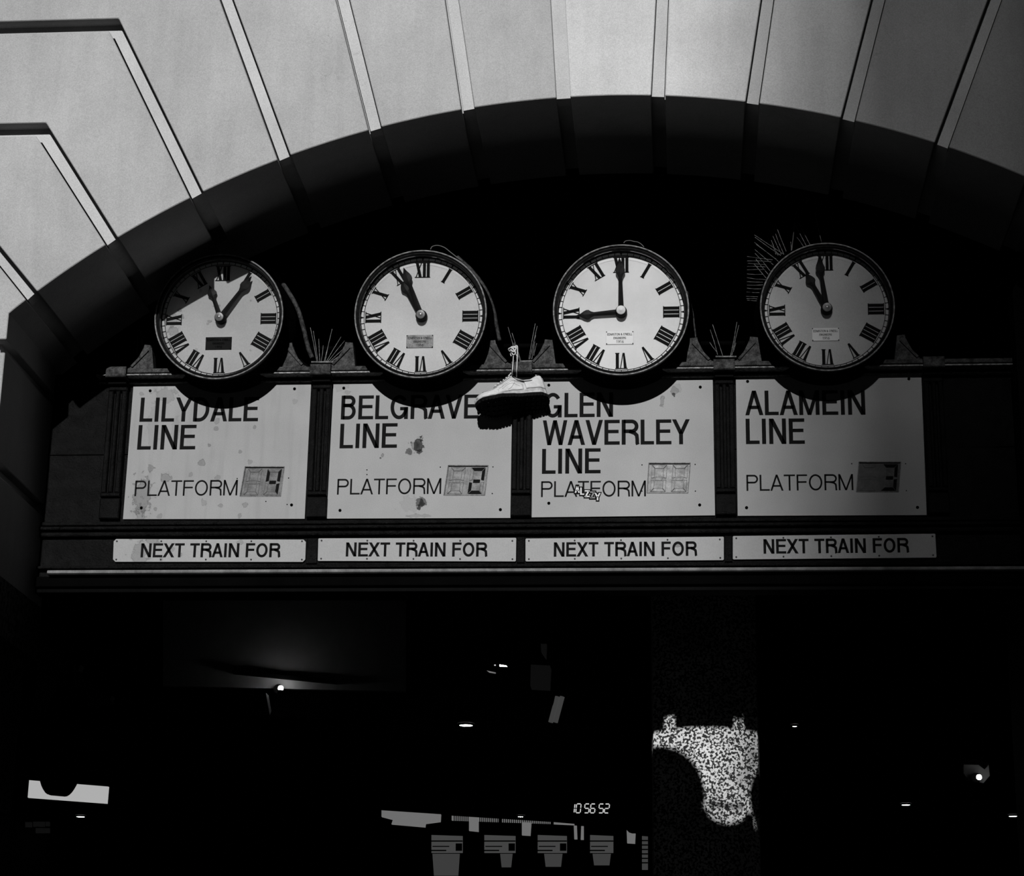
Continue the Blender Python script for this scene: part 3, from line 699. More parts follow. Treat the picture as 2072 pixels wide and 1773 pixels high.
# NEXT TRAIN FOR plates
ST = [dict(q=[(231,1091.6),(619.6,1092.9),(618,1138),(229.3,1137.7)], tx=(285,565.8,1128.7,1100.6)),
      dict(q=[(644.6,1090.3),(1044.8,1089.3),(1044,1137),(643.4,1136)], tx=(700,984.6,1127,1098.8)),
      dict(q=[(1063.6,1090.8),(1464.5,1087),(1464.5,1134.4),(1063.6,1137)], tx=(1120.7,1409,1127.4,1098.6)),
      dict(q=[(1482.8,1085.6),(1892,1081),(1894.9,1129.2),(1482.8,1133)], tx=(1545,1837.8,1121.4,1092.2))]
l2 = ['narrow pale NEXT TRAIN FOR plate with clipped corners under the LILYDALE sign', 'narrow pale NEXT TRAIN FOR plate under the BELGRAVE sign',
      'narrow pale NEXT TRAIN FOR plate under the GLEN WAVERLEY sign', 'narrow dim NEXT TRAIN FOR plate under the ALAMEIN sign']
sst = [(283,1122,14,26,.35),(310,1095,12,8,.3),(487,1098,5,5,.3),(350,1112,4,4,.3),(366,1124,3,3,.4),(327,1133,3,3,.3)]
ssc = None
for i, d in enumerate(ST):
    q = [bz(*v) for v in d['q']]; org = Vector((q[3][0], 0, q[3][1]))
    stained('plate_face_%d' % i, [.49, .50, .51, .50][i], [loc_blob(org, *b) for b in (sst if i == 0 else [(1370,1105,6,3,.5)] if i == 2 else [])])
    t = thing('next_train_plate', l2[i], 'sign', org)
    A, B, C, D = [Vector(v) for v in q]; k = .010 if i == 0 else .003
    def cut(p, a, b): return [tuple(p+(a-p).normalized()*k), tuple(p+(b-p).normalized()*k)]
    pl = cut(D, A, C)+cut(C, D, B)+cut(B, C, A)+cut(A, B, D)
    MB().prism(pl, -.006, .004).build('face', 'plate_face_%d' % i, t, org=org)
    x0, x1, by, ty = d['tx']; p0 = bz(x0, by); p1 = bz(x1, by); H = bz(x0, ty)[1]-p0[1]
    text(MB(), 'NEXT TRAIN FOR', p0[0], p1[0], p0[1], H, .175, -.0072, -.005, (C.y-D.y)/(C.x-D.x)*.8).build('lettering', 'ink', t, org=org)
    for u in (.017, .25, .485, .72, .983):
        for v in (.1, .9):
            w_ = D+(C-D)*u+(A-D)*v
            if ssc is None:
                ssc = MB().lathe_y([(.0036, -.004), (.0036, -.0075), (.0024, -.009), (.001, -.0093)], 10).build('screw', 'cable', t); ssc.location = (w_.x-org.x, 0, w_.y-org.z)
            else: copy_part(ssc, t, (w_.x-org.x, 0, w_.y-org.z))

# ------------------------------------------------------------------ bird spikes
def spikes(name_lab, lines, Yb, Yt, base, org_px, r=.0013, grp=None):
    o0 = at(*org_px, Yb); t = thing('bird_spikes', name_lab, 'bird spikes', o0)
    if base: MB().tube([at(base[0], base[1], Yb), at(base[2], base[3], Yb)], .004, 6).build('spike_base', 'galvanised_wire', t, org=o0)
    for (x0, y0, x1, y1) in lines:
        a = at(x0, y0, Yb); b = at(x1, y1, Yt+random.uniform(-.02, .02)); mdd = (a+b)/2+Vector((random.uniform(-.002, .002), 0, random.uniform(-.002, .002)))
        MB().tube([a, mdd, b], r, 5, r*.8).build('spike', 'galvanised_wire', t, org=o0)
    return t
spikes('thin wire bird spikes left of the LILYDALE clock', [(278,731,279,678),(290,731,287,685),(296,731,303,692),(306,731,309,700)], .01, .02, (270,733,312,733), (290,733))
spikes('wire bird spikes between the LILYDALE and BELGRAVE clocks', [(641,731,628,663),(643,731,634,670),(647,731,645,686),(650,731,654,699),(658,731,672,666),(661,731,690,682),(664,731,697,690),(668,731,706,696),(672,731,712,702),(656,731,664,700)], -.02, -.01, (630,733,676,733), (650,733))
spikes('wire bird spikes between the BELGRAVE and GLEN WAVERLEY clocks', [(1047,731,1028,662),(1054,731,1036,674),(1052,731,1040,694),(1070,727,1083,655),(1072,727,1087,660),(1076,727,1084,678),(1080,720,1086,695)], -.02, -.01, (1040,732,1080,731), (1060,731))
spikes('wire bird spikes between the GLEN WAVERLEY and ALAMEIN clocks', [(1463,722,1442,657),(1452,718,1437,667),(1450,712,1436,693),(1478,721,1491,652),(1481,719,1495,658),(1484,712,1489,694)], -.02, -.01, (1448,722,1490,722), (1466,722))
Z6 = lambda a, b, c, d: (1480+a/4.709, 430+b/4.709, 1480+c/4.709, 430+d/4.709)
fan = [(500,400,220,215),(470,410,225,237),(430,450,220,285),(450,470,235,305),(400,500,225,355),(370,560,225,390),(350,590,230,440),(330,625,215,490),(392,452,150,420),(380,470,150,462),(330,500,152,485),(330,520,150,515),(320,545,150,548),(300,590,150,587),(330,640,148,622),(300,665,148,660),(300,690,148,693),(290,728,148,722),(285,765,146,758),(290,805,140,800),(285,830,145,822),(280,842,150,836),
       (522,372,415,100),(500,400,403,158),(475,400,395,225),(445,410,380,265),(425,400,380,302),(575,362,605,85),(760,330,632,90),(720,330,612,122),(690,330,602,212),(570,365,565,280),(857,280,798,5)]
spikes('large fan of wire bird spikes standing up and left behind the ALAMEIN clock', [Z6(*v) for v in fan], -.04, .0, None, (1600, 520), .0014)

# ------------------------------------------------------------------ cables on and behind the clocks
def curve_pts(ps, n=8):
    out = []; P = [Vector(p) for p in ps]; P = [P[0]*2-P[1]]+P+[P[-1]*2-P[-2]]
    for i in range(1, len(P)-2):
        for k in range(n):
            t = k/n; a, b, c, d = P[i-1:i+3]; out.append(.5*((2*b)+(c-a)*t+(2*a-5*b+4*c-d)*t*t+(3*b-a-3*c+d)*t**3))
    out.append(P[-2]); return out
def cable(label, px, Y, r, mt='cable', grp=None):
    ps = [at(a, b, Y) for a, b in px]; o0 = ps[0]
    o = MB().tube(curve_pts(ps), r, 7).build('cable', mt, None, org=o0); o.location = o0; tag(o, label, 'cable', grp); return o
cable('thick dusty cable hanging behind the right side of the LILYDALE clock', [(548,545),(575,578),(600,620),(613,660),(624,705),(632,725)], -.03, .010)
cable('thick cable hanging behind the right side of the BELGRAVE clock', [(925,520),(955,548),(982,585),(998,625),(1005,660),(1011,690)], -.03, .008)
cable('thin cable hanging behind the right side of the GLEN WAVERLEY clock', [(1390,590),(1400,625),(1404,650),(1408,685)], -.03, .0035)
cable('pale wire arching over the top of the BELGRAVE clock', [(871,505),(875,499),(886,497),(899,501),(912,511),(925,521),(936,528)], -.12, .0022, 'dim_grey')
cable('pale wire arching over the top of the GLEN WAVERLEY clock', [(1262,492),(1266,488),(1275,487),(1283,489),(1290,490),(1297,494),(1303,500)], -.12, .0020, 'dim_grey')

# ------------------------------------------------------------------ the running shoe hung by its laces
YS = -.078
sh_o = at(1035, 810, YS)
shoe = thing('running_shoe', 'white running shoe with black sole hanging by its laces beside the GLEN WAVERLEY sign', 'shoe', sh_o)
SL = .305                                       # length; local x toe->heel, y depth, z up
rollS, yawS, pitS = math.radians(-20), math.radians(12), math.radians(-11)
XF = Matrix.Rotation(pitS, 4, 'Y') @ Matrix.Rotation(yawS, 4, 'Z') @ Matrix.Rotation(rollS, 4, 'X')
def wid(u):   # half width of the sole along its length
    pts = [(0, .004), (.03, .024), (.09, .041), (.2, .054), (.32, .058), (.45, .052), (.6, .045), (.75, .045), (.88, .044), (.96, .034), (1, .010)]
    for (a, b), (c, d) in zip(pts, pts[1:]):
        if a <= u <= c: t = (u-a)/(c-a); t = t*t*(3-2*t) if a > .1 else t; return (b+(d-b)*t)*1.12
    return .01
def top(u):   # height of the upper above the sole
    pts = [(0, .014), (.05, .030), (.15, .042), (.3, .058), (.45, .085), (.54, .106), (.60, .104), (.70, .086), (.80, .084), (.88, .098), (.95, .112), (1, .100)]
    for (a, b), (c, d) in zip(pts, pts[1:]):
        if a <= u <= c: t = (u-a)/(c-a); return (b+(d-b)*t)*1.12
    return .11
def us(n): return [.5-.5*math.cos(PI*i/n) for i in range(n+1)]
def spine(u): return -.010*math.sin(u*PI)      # the sole curves a little inwards
def outline(u, k): return wid(u)*k
def sole_layer(z0, z1, k0, k1, n=30, lift=None):
    lf = lift or (lambda u: .020*max(0, .22-u)/.22)
    rows = []
    for u in us(n):
        x = (u-.5)*SL; c = spine(u); l = lf(u)
        rows.append([(x, c-wid(u)*k0, z0+l), (x, c-wid(u)*k1, z1+l), (x, c+wid(u)*k1, z1+l), (x, c+wid(u)*k0, z0+l)])
    return MB().grid(rows, smooth=False, closed_u=True, cap=True)
o = sole_layer(-.036, -.020, 1.0, 1.03).build('outsole', 'rubber', shoe, xf=XF)
lug = MB()
for side in (-1, 1):
    for i in range(22):
        u = .04+.92*i/21; x = (u-.5)*SL; c = spine(u); y = c+side*wid(u)*.96; l = .020*max(0, .22-u)/.22
        lug.box(x-.0042, x+.0042, y-.008, y+.008, -.042+l, -.030+l)
for i in range(12):
    for j in (-1, 0, 1):
        u = .09+.82*i/11; x = (u-.5)*SL; y = spine(u)+j*wid(u)*.5; l = .020*max(0, .22-u)/.22
        lug.box(x-.006, x+.006, y-.009, y+.009, -.040+l, -.034+l)
lug.build('tread', 'rubber', shoe, xf=XF)
hl = lambda u: .020*max(0, .22-u)/.22
rows = []
for u in us(30):
    x = (u-.5)*SL; c = spine(u); l = hl(u); th = .006+.018*min(1, max(0, (u-.25)/.5)); w_ = wid(u)
    rows.append([(x, c-w_*1.02, -.020+l), (x, c-w_*1.05, -.020+l+th*.5), (x, c-w_*1.0, -.020+l+th), (x, c+w_*1.0, -.020+l+th), (x, c+w_*1.05, -.020+l+th*.5), (x, c+w_*1.02, -.020+l)])
o = MB().grid(rows, smooth=False, closed_u=True, cap=True).build('midsole', 'midsole_foam', shoe, xf=XF)
def up_pt(u, v, off=0.):
    """point of the upper: u toe..heel, v -1 (camera-side edge) .. 0 (top) .. 1"""
    l = hl(u); th = .006+.018*min(1, max(0, (u-.25)/.5)); z0 = -.021+l+th*.8
    H = top(u)-max(0, th-.006)*.6; w_ = wid(u)*.97; a = abs(v)*PI/2
    squeeze = .38+.62*min(1, abs(1-u)*9)**.5 if u > .9 else 1
    opn = 0
    k = .78 if u > .4 else .9
    y = w_*math.copysign(math.sin(a)**.75, v) if v else 0
    z = H*(math.cos(a)**k)
    if u > .58:                                   # narrow the collar
        y *= 1-.30*(math.cos(a)**1.5)
    n = Vector((0, math.copysign(math.sin(a), v) if v else 0, math.cos(a)))
    return Vector(((u-.5)*SL*.985, spine(u)+y, z0+z))+n*off
vs = [-1+2*i/24 for i in range(25)]
rows = [[up_pt(u, v) for v in vs] for u in us(40)]
o = MB().grid(rows, smooth=True, cap=True).build('upper', 'shoe_leather', shoe, xf=XF)
def patch(name, mt, u0, u1, vlo, vhi, off, n=14, m_=8):
    rows = []
    for i in range(n+1):
        u = u0+(u1-u0)*i/n; a, b = vlo(u), vhi(u)
        rows.append([up_pt(u, a+(b-a)*j/m_, off) for j in range(m_+1)])
    rows2 = [[p_-Vector((0, 0, .0)) for p_ in r] for r in rows]
    mb = MB().grid(rows, smooth=True)
    edge = [r[0] for r in rows]+rows[-1][1:]+[r[-1] for r in reversed(rows[:-1])]+list(reversed(rows[0][1:-1]))
    ob = mb.build(name, mt, shoe, xf=XF); sd = ob.modifiers.new('s', 'SOLIDIFY'); sd.thickness = .0016; sd.offset = 0
    MB().tube(edge+[edge[0]], .0007, 5, caps=False).build('seam', 'seam', ob, xf=XF)
    return ob
for sd_ in (-1, 1):
    f = (lambda q: (lambda u: q(u)*sd_)) 
    patch('toe_overlay', 'shoe_overlay', .02, .36, f(lambda u: .99), f(lambda u: .80-.25*math.sin((u-.02)/.34*PI)-.25*(u < 0)), .0015)
    patch('side_overlay', 'shoe_overlay', .30, .66, f(lambda u: .98), f(lambda u: .72+.10*math.cos((u-.3)/.36*2*PI)), .0016)
    patch('heel_counter', 'shoe_overlay', .70, .985, f(lambda u: .97), f(lambda u: .28+.22*abs(u-.85)/.15), .0018)
    patch('eyestay', 'shoe_overlay', .27, .60, f(lambda u: .46-.12*(u-.27)), f(lambda u: .16), .0016)
# swept stripe on the side
cs = [(.82, .62), (.76, .64), (.70, .655), (.645, .64), (.60, .60), (.57, .52), (.565, .43), (.575, .35)]
wds = [.0022, .0042, .0052, .0056, .0054, .0050, .0048, .0040]
sm_ = MB(); rws = []
for k, ((u, v), w_) in enumerate(zip(cs, wds)):
    dv = w_/.10; du = w_/SL*.8
    nu, nv = (0, 1) if k < 3 else ((.7, .7) if k < 5 else (1, 0.1))
    rws.append([up_pt(u-du*nu*.6, -(v-dv*nv*.6), .004), up_pt(u+du*nu*.6, -(v+dv*nv*.6), .004)])
o = sm_.grid(rws, smooth=False).build('side_stripe', 'ink', shoe, xf=XF, label='curved black stripe'); sd = o.modifiers.new('s', 'SOLIDIFY'); sd.thickness = .001
for (u0, v0, u1, v1, bend) in ((.32, .80, .70, .72, -.06), (.36, .86, .62, .90, -.10), (.10, .55, .30, .62, .1), (.60, .30, .95, .34, .05), (.44, .95, .56, .78, .04)):
    ps = [up_pt(u0+(u1-u0)*k/8, -(v0+(v1-v0)*k/8+bend*math.sin(k/8*PI)), .0022) for k in range(9)]
    MB().tube(ps, .0008, 5).build('seam', 'seam', shoe, xf=XF)
# tongue, heel tab, laces
rows = [[up_pt(u, v, .004+.014*(u > .5)) for v in (-.22, -.1, 0, .1, .22)] for u in (.30, .40, .50, .56, .60)]
o = MB().grid(rows, smooth=True).build('tongue', 'shoe_leather', shoe, xf=XF); sd = o.modifiers.new('s', 'SOLIDIFY'); sd.thickness = .004
rows = [[up_pt(u, v, .006) for v in (-.3, -.15, 0, .15, .3)] for u in (.90, .94, .98)]
o = MB().grid(rows, smooth=True).build('heel_tab', 'shoe_overlay', shoe, xf=XF); sd = o.modifiers.new('s', 'SOLIDIFY'); sd.thickness = .005
for k in range(6):
    u = .30+.045*k
    ps = [up_pt(u, v, .0075) for v in (-.30, -.15, 0, .15, .30)]; MB().tube(ps, .0028, 6).build('lace', 'lace', shoe, xf=XF)
# hanging strands and the knot
SI = shoe.matrix_world.copy(); eye = [XF @ up_pt(.545, -.2, .006), XF @ up_pt(.575, .12, .008)]
def strand(pts): MB().tube(curve_pts(pts), .0024, 6).build('hanging_lace', 'lace', shoe)
strand([at(1035, 768, YS+.02)-sh_o, at(1037, 750, -.105)-sh_o, at(1038, 735, -.103)-sh_o, at(1039, 718, -.115)-sh_o])
strand([at(1045, 766, YS+.02)-sh_o, at(1045.6, 750, -.105)-sh_o, at(1046.2, 735, -.103)-sh_o, at(1047, 702, -.10)-sh_o, at(1040, 702, -.095)-sh_o])
kp = [at(a, b, y)-sh_o for a, b, y in ((1047,703,-.10),(1036,702,-.105),(1033,708,-.11),(1040,712,-.12),(1044,704,-.11),(1035,706,-.10),(1038,718,-.115),(1043,714,-.12),(1036,704,-.12),(1029,707,-.11),(1034,712,-.10),(1041,709,-.09),(1045,722,-.10))]
MB().tube(curve_pts(kp, 5), .0030, 6).build('knot', 'lace', shoe)
strand([at(1036, 714, -.11)-sh_o, at(1033, 716, -.10)-sh_o, at(1034.5, 721, -.10)-sh_o])

# ------------------------------------------------------------------ the concourse behind
ZC = 5.7
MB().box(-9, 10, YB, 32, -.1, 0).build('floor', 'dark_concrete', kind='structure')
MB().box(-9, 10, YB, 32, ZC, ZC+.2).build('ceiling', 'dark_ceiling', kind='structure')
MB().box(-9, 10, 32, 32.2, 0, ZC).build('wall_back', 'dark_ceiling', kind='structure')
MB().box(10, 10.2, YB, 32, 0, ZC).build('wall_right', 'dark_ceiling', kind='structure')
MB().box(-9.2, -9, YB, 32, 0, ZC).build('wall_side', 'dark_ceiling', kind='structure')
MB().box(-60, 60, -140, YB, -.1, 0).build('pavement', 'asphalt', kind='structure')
# dark pier closing the board at the right
MB().bbox(XB1, XB1+3.5, -.05, .5, 0, 5.0, .02).build('trim_2', 'black_paint_smooth', kind='structure')
# round granite column with the sunlight on it
YC = 3.45
def along_sun(q, Y): return q-Vector((SX, 1, -SZ))*(q.y-Y)
YBM = .9                          # added unseen beam, notched to shape the column's sun patch
zb0 = along_sun(at(1425, 1472, YC+.0), YBM).z
bm_ = MB(); edges = [-9.0]
for a, b, t_ in ((1345, 1366, 1458), (1483, 1505, 1447)):
    h0 = along_sun(at(a, 1480, YC+.05), YBM); h1 = along_sun(at(b, 1480, YC+.05), YBM); zt_ = along_sun(at(a, t_, YC+.06), YBM).z
    bm_.box(edges[-1], h0.x, YBM, YBM+.2, zb0, ZC); bm_.box(h0.x, h1.x, YBM, YBM+.2, zt_, ZC); edges.append(h1.x)
bm_.box(edges[-1], 10, YBM, YBM+.2, zb0, ZC); bm_.build('trim_sun_mask', 'matte_black', kind='structure')
cc = at(1428, 1540, YC+.05)
prof_ = [(cc.x-.29+.58*k/32, YC+.80-math.sqrt(.8**2-(-.29+.58*k/32)**2)) for k in range(33)]+[(cc.x+.30, YC+.14), (cc.x+.30, YC+.7), (cc.x-.30, YC+.7), (cc.x-.30, YC+.14)]
nn_ = len(prof_)
MB().add([(a, b, 0) for a, b in prof_]+[(a, b, ZC) for a, b in prof_], [tuple(reversed(range(nn_))), tuple(range(nn_, 2*nn_))]+[(k, (k+1) % nn_, nn_+(k+1) % nn_, nn_+k) for k in range(nn_)]).build('column', 'granite', None)
co_ = bpy.data.objects['column']; tag(co_, 'bow-fronted speckled granite column with a patch of sunlight on it', 'column')

def small_downlight(px, py, wpx):
    # recessed ring light in the ceiling
    d = AF+(px-1036)/FPX*AR-(py-886.5)/FPX*AU; p = CO+d*((ZC-.02-CO.z)/d.z); dist = (p-CO).dot(AF); r = wpx/2*dist/FPX
    t = thing('downlight', DL[(px, py)], 'light', p, (0, 0, 0), None)
    mb = MB(); n = 20
    v = [(r*math.cos(2*PI*k/n), r*math.sin(2*PI*k/n), 0) for k in range(n)]+[(r*math.cos(2*PI*k/n), r*math.sin(2*PI*k/n), .015) for k in range(n)]
    mb.add(v, [tuple(range(n)), tuple(range(2*n-1, n-1, -1))]+[(k, (k+1) % n, n+(k+1) % n, n+k) for k in range(n)])
    mb.build('diffuser', 'lamp_white', t)
    mb = MB(); rows = [[((r+a)*math.cos(2*PI*k/n), (r+a)*math.sin(2*PI*k/n), z) for k in range(n)] for a, z in ((.0, .018), (.0, -.004), (.02, -.004), (.02, .018))]
    mb.grid(rows, closed_u=True, smooth=False); mb.build('trim_ring', 'matte_black', t)
DL = {(943,1468): 'bright oval downlight, the largest, below the BELGRAVE sign left of centre', (1608,1470): 'small bright downlight just right of the sunlit granite column',
      (1833,1629): 'bright downlight low between the column and the right wall lamp', (2050,1652): 'bright downlight at the far right edge of the dark concourse',
      (163,1653): 'bright downlight under the lit panel at far left', (1054,1653): 'small downlight above the row of hanging screens'}
for (a, b), wd in zip(DL, (27, 10, 17, 17, 17, 13)): small_downlight(a, b, wd)

# digital clock 10:56:52
YD = 11.0
dc0 = at(1205, 1636, YD)
dcl = thing('digital_clock', 'hanging digital clock showing 10 56 52 in white digits', 'clock', dc0)
sc_ = (at(1221, 1636, YD)-at(1148, 1636, YD)).x/73
MB().box(-60*sc_, 50*sc_, .02, .2, -20*sc_, 20*sc_).build('case', 'matte_black', dcl)
MB().tube([(-40*sc_, .1, 19*sc_), (-40*sc_, .1, ZC-dc0.z)], .01, 6).build('hanger', 'matte_black', dcl)
MB().tube([(35*sc_, .1, 19*sc_), (35*sc_, .1, ZC-dc0.z)], .01, 6).build('hanger', 'matte_black', dcl)
SEG = {'1': 'bc', '0': 'abcdef', '5': 'afgcd', '6': 'afgcde', '2': 'abged'}
for ch, x0 in (('1', -52.5), ('0', -40), ('5', -23), ('6', -11), ('5', 6), ('2', 17.5)):
    wd, hh = 9*sc_, 18*sc_; lx = x0*sc_; sk = .10; mb = MB()
    def g(a, b): return (lx+a*wd+b*hh*sk, -hh/2+b*hh)
    E_ = {'a': ((.12, 1), (.88, 1)), 'b': ((1, .94), (1, .56)), 'c': ((1, .44), (1, .06)), 'd': ((.12, 0), (.88, 0)), 'e': ((0, .06), (0, .44)), 'f': ((0, .56), (0, .94)), 'g': ((.12, .5), (.88, .5))}
    for s in SEG[ch]: mb.ribbon([g(*E_[s][0]), g(*E_[s][1])], 1.9*sc_, 0, .012)
    mb.build('digit', 'led_white', dcl)
mb = MB()
for x0 in (-26.5, 2.2):
    for z_ in (-4, 4): mb.box((x0-.5)*sc_, (x0+.5)*sc_, 0, .012, (z_-.5)*sc_, (z_+.5)*sc_)
mb.build('colon', 'dim_tube', dcl)

# long lit transom behind the screens, with louvre slats
YW = 16.
def px_prism(pts, Y, name, mt, parent, org, d=.05):
    ps = [at(a, b, Y) for a, b in pts]; return MB().prism([(p_.x, p_.z) for p_ in ps], Y, Y+d).build(name, mt, parent, org=org)
to = at(772, 1640, YW); tw = thing('lit_transom', 'long low strip of lit glazing behind the hanging screens', 'window', to)
px_prism([(772,1640),(892,1648),(891,1663),(861,1667),(860,1674),(792,1668),(795,1659),(772,1653)], YW, 'pane', 'lit_window', tw, to)
px_prism([(914,1651),(1120,1664),(1119,1667),(914,1660)], YW, 'pane', 'lit_window', tw, to)
for a in range(918, 1118, 4):
    if not (946 < a < 970): px_prism([(a,1650),(a+1.6,1650),(a+1.6,1670),(a,1670)], YW-.06, 'louvre', 'matte_black', tw, to, .02)
for q in ([(949,1655),(968,1656),(968,1683),(949,1681)], [(1056,1664),(1075,1665),(1073,1691),(1056,1690)], [(1161,1671),(1167,1671),(1168,1698),(1162,1698)], [(1176,1672),(1181,1672),(1181,1699),(1175,1699)]):
    px_prism(q, YW-.1, 'pane', 'lit_window', tw, to)
px_prism([(1120,1664),(1162,1667.5),(1162,1669.5),(1120,1667.5)], YW, 'pane', 'lit_window', tw, to)
q0 = at(1277, 1695, 15); kq = thing('backlit_notice', 'small lit panel with a scooped top right of the screens', 'panel', q0)
px_prism([(1268,1680),(1273,1685),(1279,1687),(1286,1687),(1285,1707),(1269,1706)], 15., 'panel', 'lit_window', kq, q0)
px_prism([(1266,1677),(1288,1684),(1288,1710),(1267,1709)], 15.06, 'frame', 'matte_black', kq, q0)

# hanging screens
labS = ['dim hanging screen, leftmost of the row at the bottom', 'dim hanging screen second from the left in the bottom row', 'dim hanging screen third from the left in the bottom row', 'dim hanging screen in the bottom row nearest the column']
mat('screen_dirt', .05, var=.5)
for i, (x0, x1, xb0, xb1, yb) in enumerate(((873,936,875,930,1772),(980,1043,1012,1037,1755),(1088,1147,1101,1138,1754),(1194,1241,1199,1236,1751))):
    Y = 13.; o0 = at((x0+x1)/2, 1700, Y); t = thing('hanging_screen', labS[i], 'screen', o0)
    px_prism([(x0-8,1670),(x1+8,1673),(x1+8,1800),(x0-8,1800)], Y+.03, 'case', 'matte_black', t, o0, .15)
    px_prism([(x0,1690),(x1,1692),(x1,1726),(x0,1726)], Y, 'screen', 'lit_screen', t, o0, .02)
    px_prism([(xb0,1728),(xb1,1728),(xb1-3,yb),(xb0+3,yb)], Y, 'screen', 'dim_tube', t, o0, .02)
    for (a, b, c, dd) in ((x0,1701,x1,1703.5),(x0+2,1712,x0+36,1714),(x0,1720,x0+30,1722.5)):
        px_prism([(a,b),(c,b),(c,dd),(a,dd)], Y-.004, 'text_bar', 'matte_black', t, o0, .004)
    if i < 3: px_prism([(x1-14,1707),(x1-1,1707),(x1-1,1722),(x1-14,1722)], Y-.004, 'dark_tile', 'matte_black', t, o0, .004)
    tp = at((x0+x1)/2, 1672, Y+.1); MB().tube([tp, (tp.x, tp.y, ZC)], .015, 6).build('hanger', 'matte_black', t, org=o0)
o0 = at(1305, 1735, 12.8); t = thing('narrow_notice', 'narrow dim notice strip standing left of the granite column', 'notice', o0)
px_prism([(1299,1692),(1311,1693),(1311,1760),(1299,1760)], 12.8, 'panel', 'dim_tube', t, o0, .03)
for k in range(6): px_prism([(1299,1700+9*k),(1311,1700+9*k),(1311,1702.5+9*k),(1299,1702.5+9*k)], 12.795, 'text_bar', 'matte_black', t, o0, .004)

# left: lit panel behind a round hanging sign
o0 = at(137, 1605, 9.); t = thing('lit_sign_panel', 'bright backlit panel at far left behind the round hanging sign', 'sign', o0)
px_prism([(59,1579),(219,1592),(216,1626),(56,1614)], 9., 'panel', 'lit_sign', t, o0, .03)
px_prism([(55,1574),(224,1588),(220,1631),(52,1619)], 9.03, 'case', 'matte_black', t, o0, .12)
tp = at(137, 1580, 9.1); MB().tube([tp, (tp.x, tp.y, ZC)], .02, 6).build('hanger', 'matte_black', t, org=o0)
o0 = at(131, 1500, 3.4); t = thing('round_hanging_sign', 'large round black sign hanging edge-on at far left', 'sign', o0, (0, 0, math.radians(-56)))
rr = 110/4200*(o0-CO).dot(AF)
o = MB().lathe_y([(rr*.9, -.05), (rr, -.04), (rr, .04), (rr*.9, .05)], 48).build('disc', 'matte_black', t); smooth_by_angle(o, 40)
o = MB().lathe_y([(rr*.93, -.056), (rr*.96, -.060), (rr*.99, -.052), (rr*.96, -.045)], 48, close=True).build('rim', 'black_paint_smooth', t)
MB().tube([(0, 0, rr-.01), (0, 0, ZC-o0.z)], .02, 8).build('hanger', 'matte_black', t)
# grey bulkhead faces at the left
o0 = at(140, 1370, 4.6); t = thing('bulkhead', 'faintly lit grey sloping bulkhead at far left above the round sign', 'bulkhead', o0)
px_prism([(82,1296),(132,1332),(155,1352),(163,1345),(159,1358),(206,1403),(165,1414),(60,1450),(70,1400)], 4.6, 'face', 'dim_grey', t, o0, .08)
px_prism([(165,1412),(226,1408),(222,1416),(226,1421),(172,1432)], 4.5, 'lip', 'dim_grey', t, o0, .08)
o0 = at(75, 1672, 9.4); t = thing('tiled_notice', 'faint grey notice grid at far left bottom', 'notice', o0)
for (a, b, c, d_) in ((51,1664,64,1674),(67,1663,90,1673),(92,1663,100,1672),(72,1676,100,1686)): px_prism([(a,b),(c,b),(c,d_),(a,d_)], 9.4, 'tile', 'faint_self_glow' if 'faint_self_glow' in MATS else (emit('faint_self_glow', 1, .0035) and 'faint_self_glow'), t, o0, .02)  # tiles glow faintly in place of dim light falling on them

# wall lamps with glow on a painted bulkhead
mat('bulkhead_paint', .30, rough=.7, var=.1)
def wall_lamp(px, py, Y, label, pts, energy, box=None):
    o0 = at(px, py, Y); t = thing('bulb_lamp', label, 'lamp', o0)
    d = (o0-CO).normalized()
    px_prism(pts, Y+.07, 'back_plate', 'bulkhead_paint', t, o0, .05)
    r = .020
    rows = []
    for k in range(7):
        a = -PI/2+PI*k/6; rows.append([(r*math.cos(a)*math.cos(2*PI*j/12), r*math.cos(a)*math.sin(2*PI*j/12), r*math.sin(a)) for j in range(12)])
    MB().grid(rows, closed_u=True).build('bulb', 'bulb', t)
    MB().tube([(-.02, .07, .0), (-.02, .02, .0)], .035, 12).build('socket', 'matte_black', t)
    l = bpy.data.lights.new('lamp_light', 'POINT'); l.energy = energy; l.shadow_soft_size = .03; lo = bpy.data.objects.new('lamp_light', l); col.objects.link(lo); lo.parent = t; lo.location = (0.0, -.03, .02)
    return t, o0
t, o0 = wall_lamp(568, 1393, 6., 'bare bright bulb glowing on a dark ledge below the LILYDALE sign', [(330,1215),(820,1215),(820,1400),(330,1388)], 1.1)
px_prism([(470,1356),(680,1377),(680,1383),(470,1362)], 6.02, 'cornice', 'matte_black', t, o0, .1)
px_prism([(505,1396),(680,1400),(680,1460),(505,1450)], 6.18, 'shade', 'matte_black', t, o0, .05)
t2o = at(590, 1425, 5.9); t = thing('loudspeaker_box', 'grey slanted box mounted under the bare bulb', 'speaker', t2o)
px_prism([(563,1396),(628,1401),(603,1455),(598,1450),(546,1448)], 5.88, 'front', 'dim_grey', t, t2o, .06)
px_prism([(534,1402),(538,1402),(546,1448),(534,1450)], 5.9, 'side', 'cable', t, t2o, .1)
MB().tube([(0, .03, 0), (0, .45, 0), (0, .45, ZC-t2o.z)], .012, 6).build('arm', 'matte_black', t)
t, o0 = wall_lamp(1981, 1573, 7., 'small round lamp glowing at the lower right of the dark concourse', [(1950,1540),(1975,1536),(2000,1545),(2003,1570),(1990,1585),(1960,1580),(1950,1565)], .08)
px_prism([(1945,1539),(1985,1542),(1997,1552),(1994,1555),(1982,1546),(1945,1545)], 7.02, 'cowl', 'matte_black', t, o0, .08)
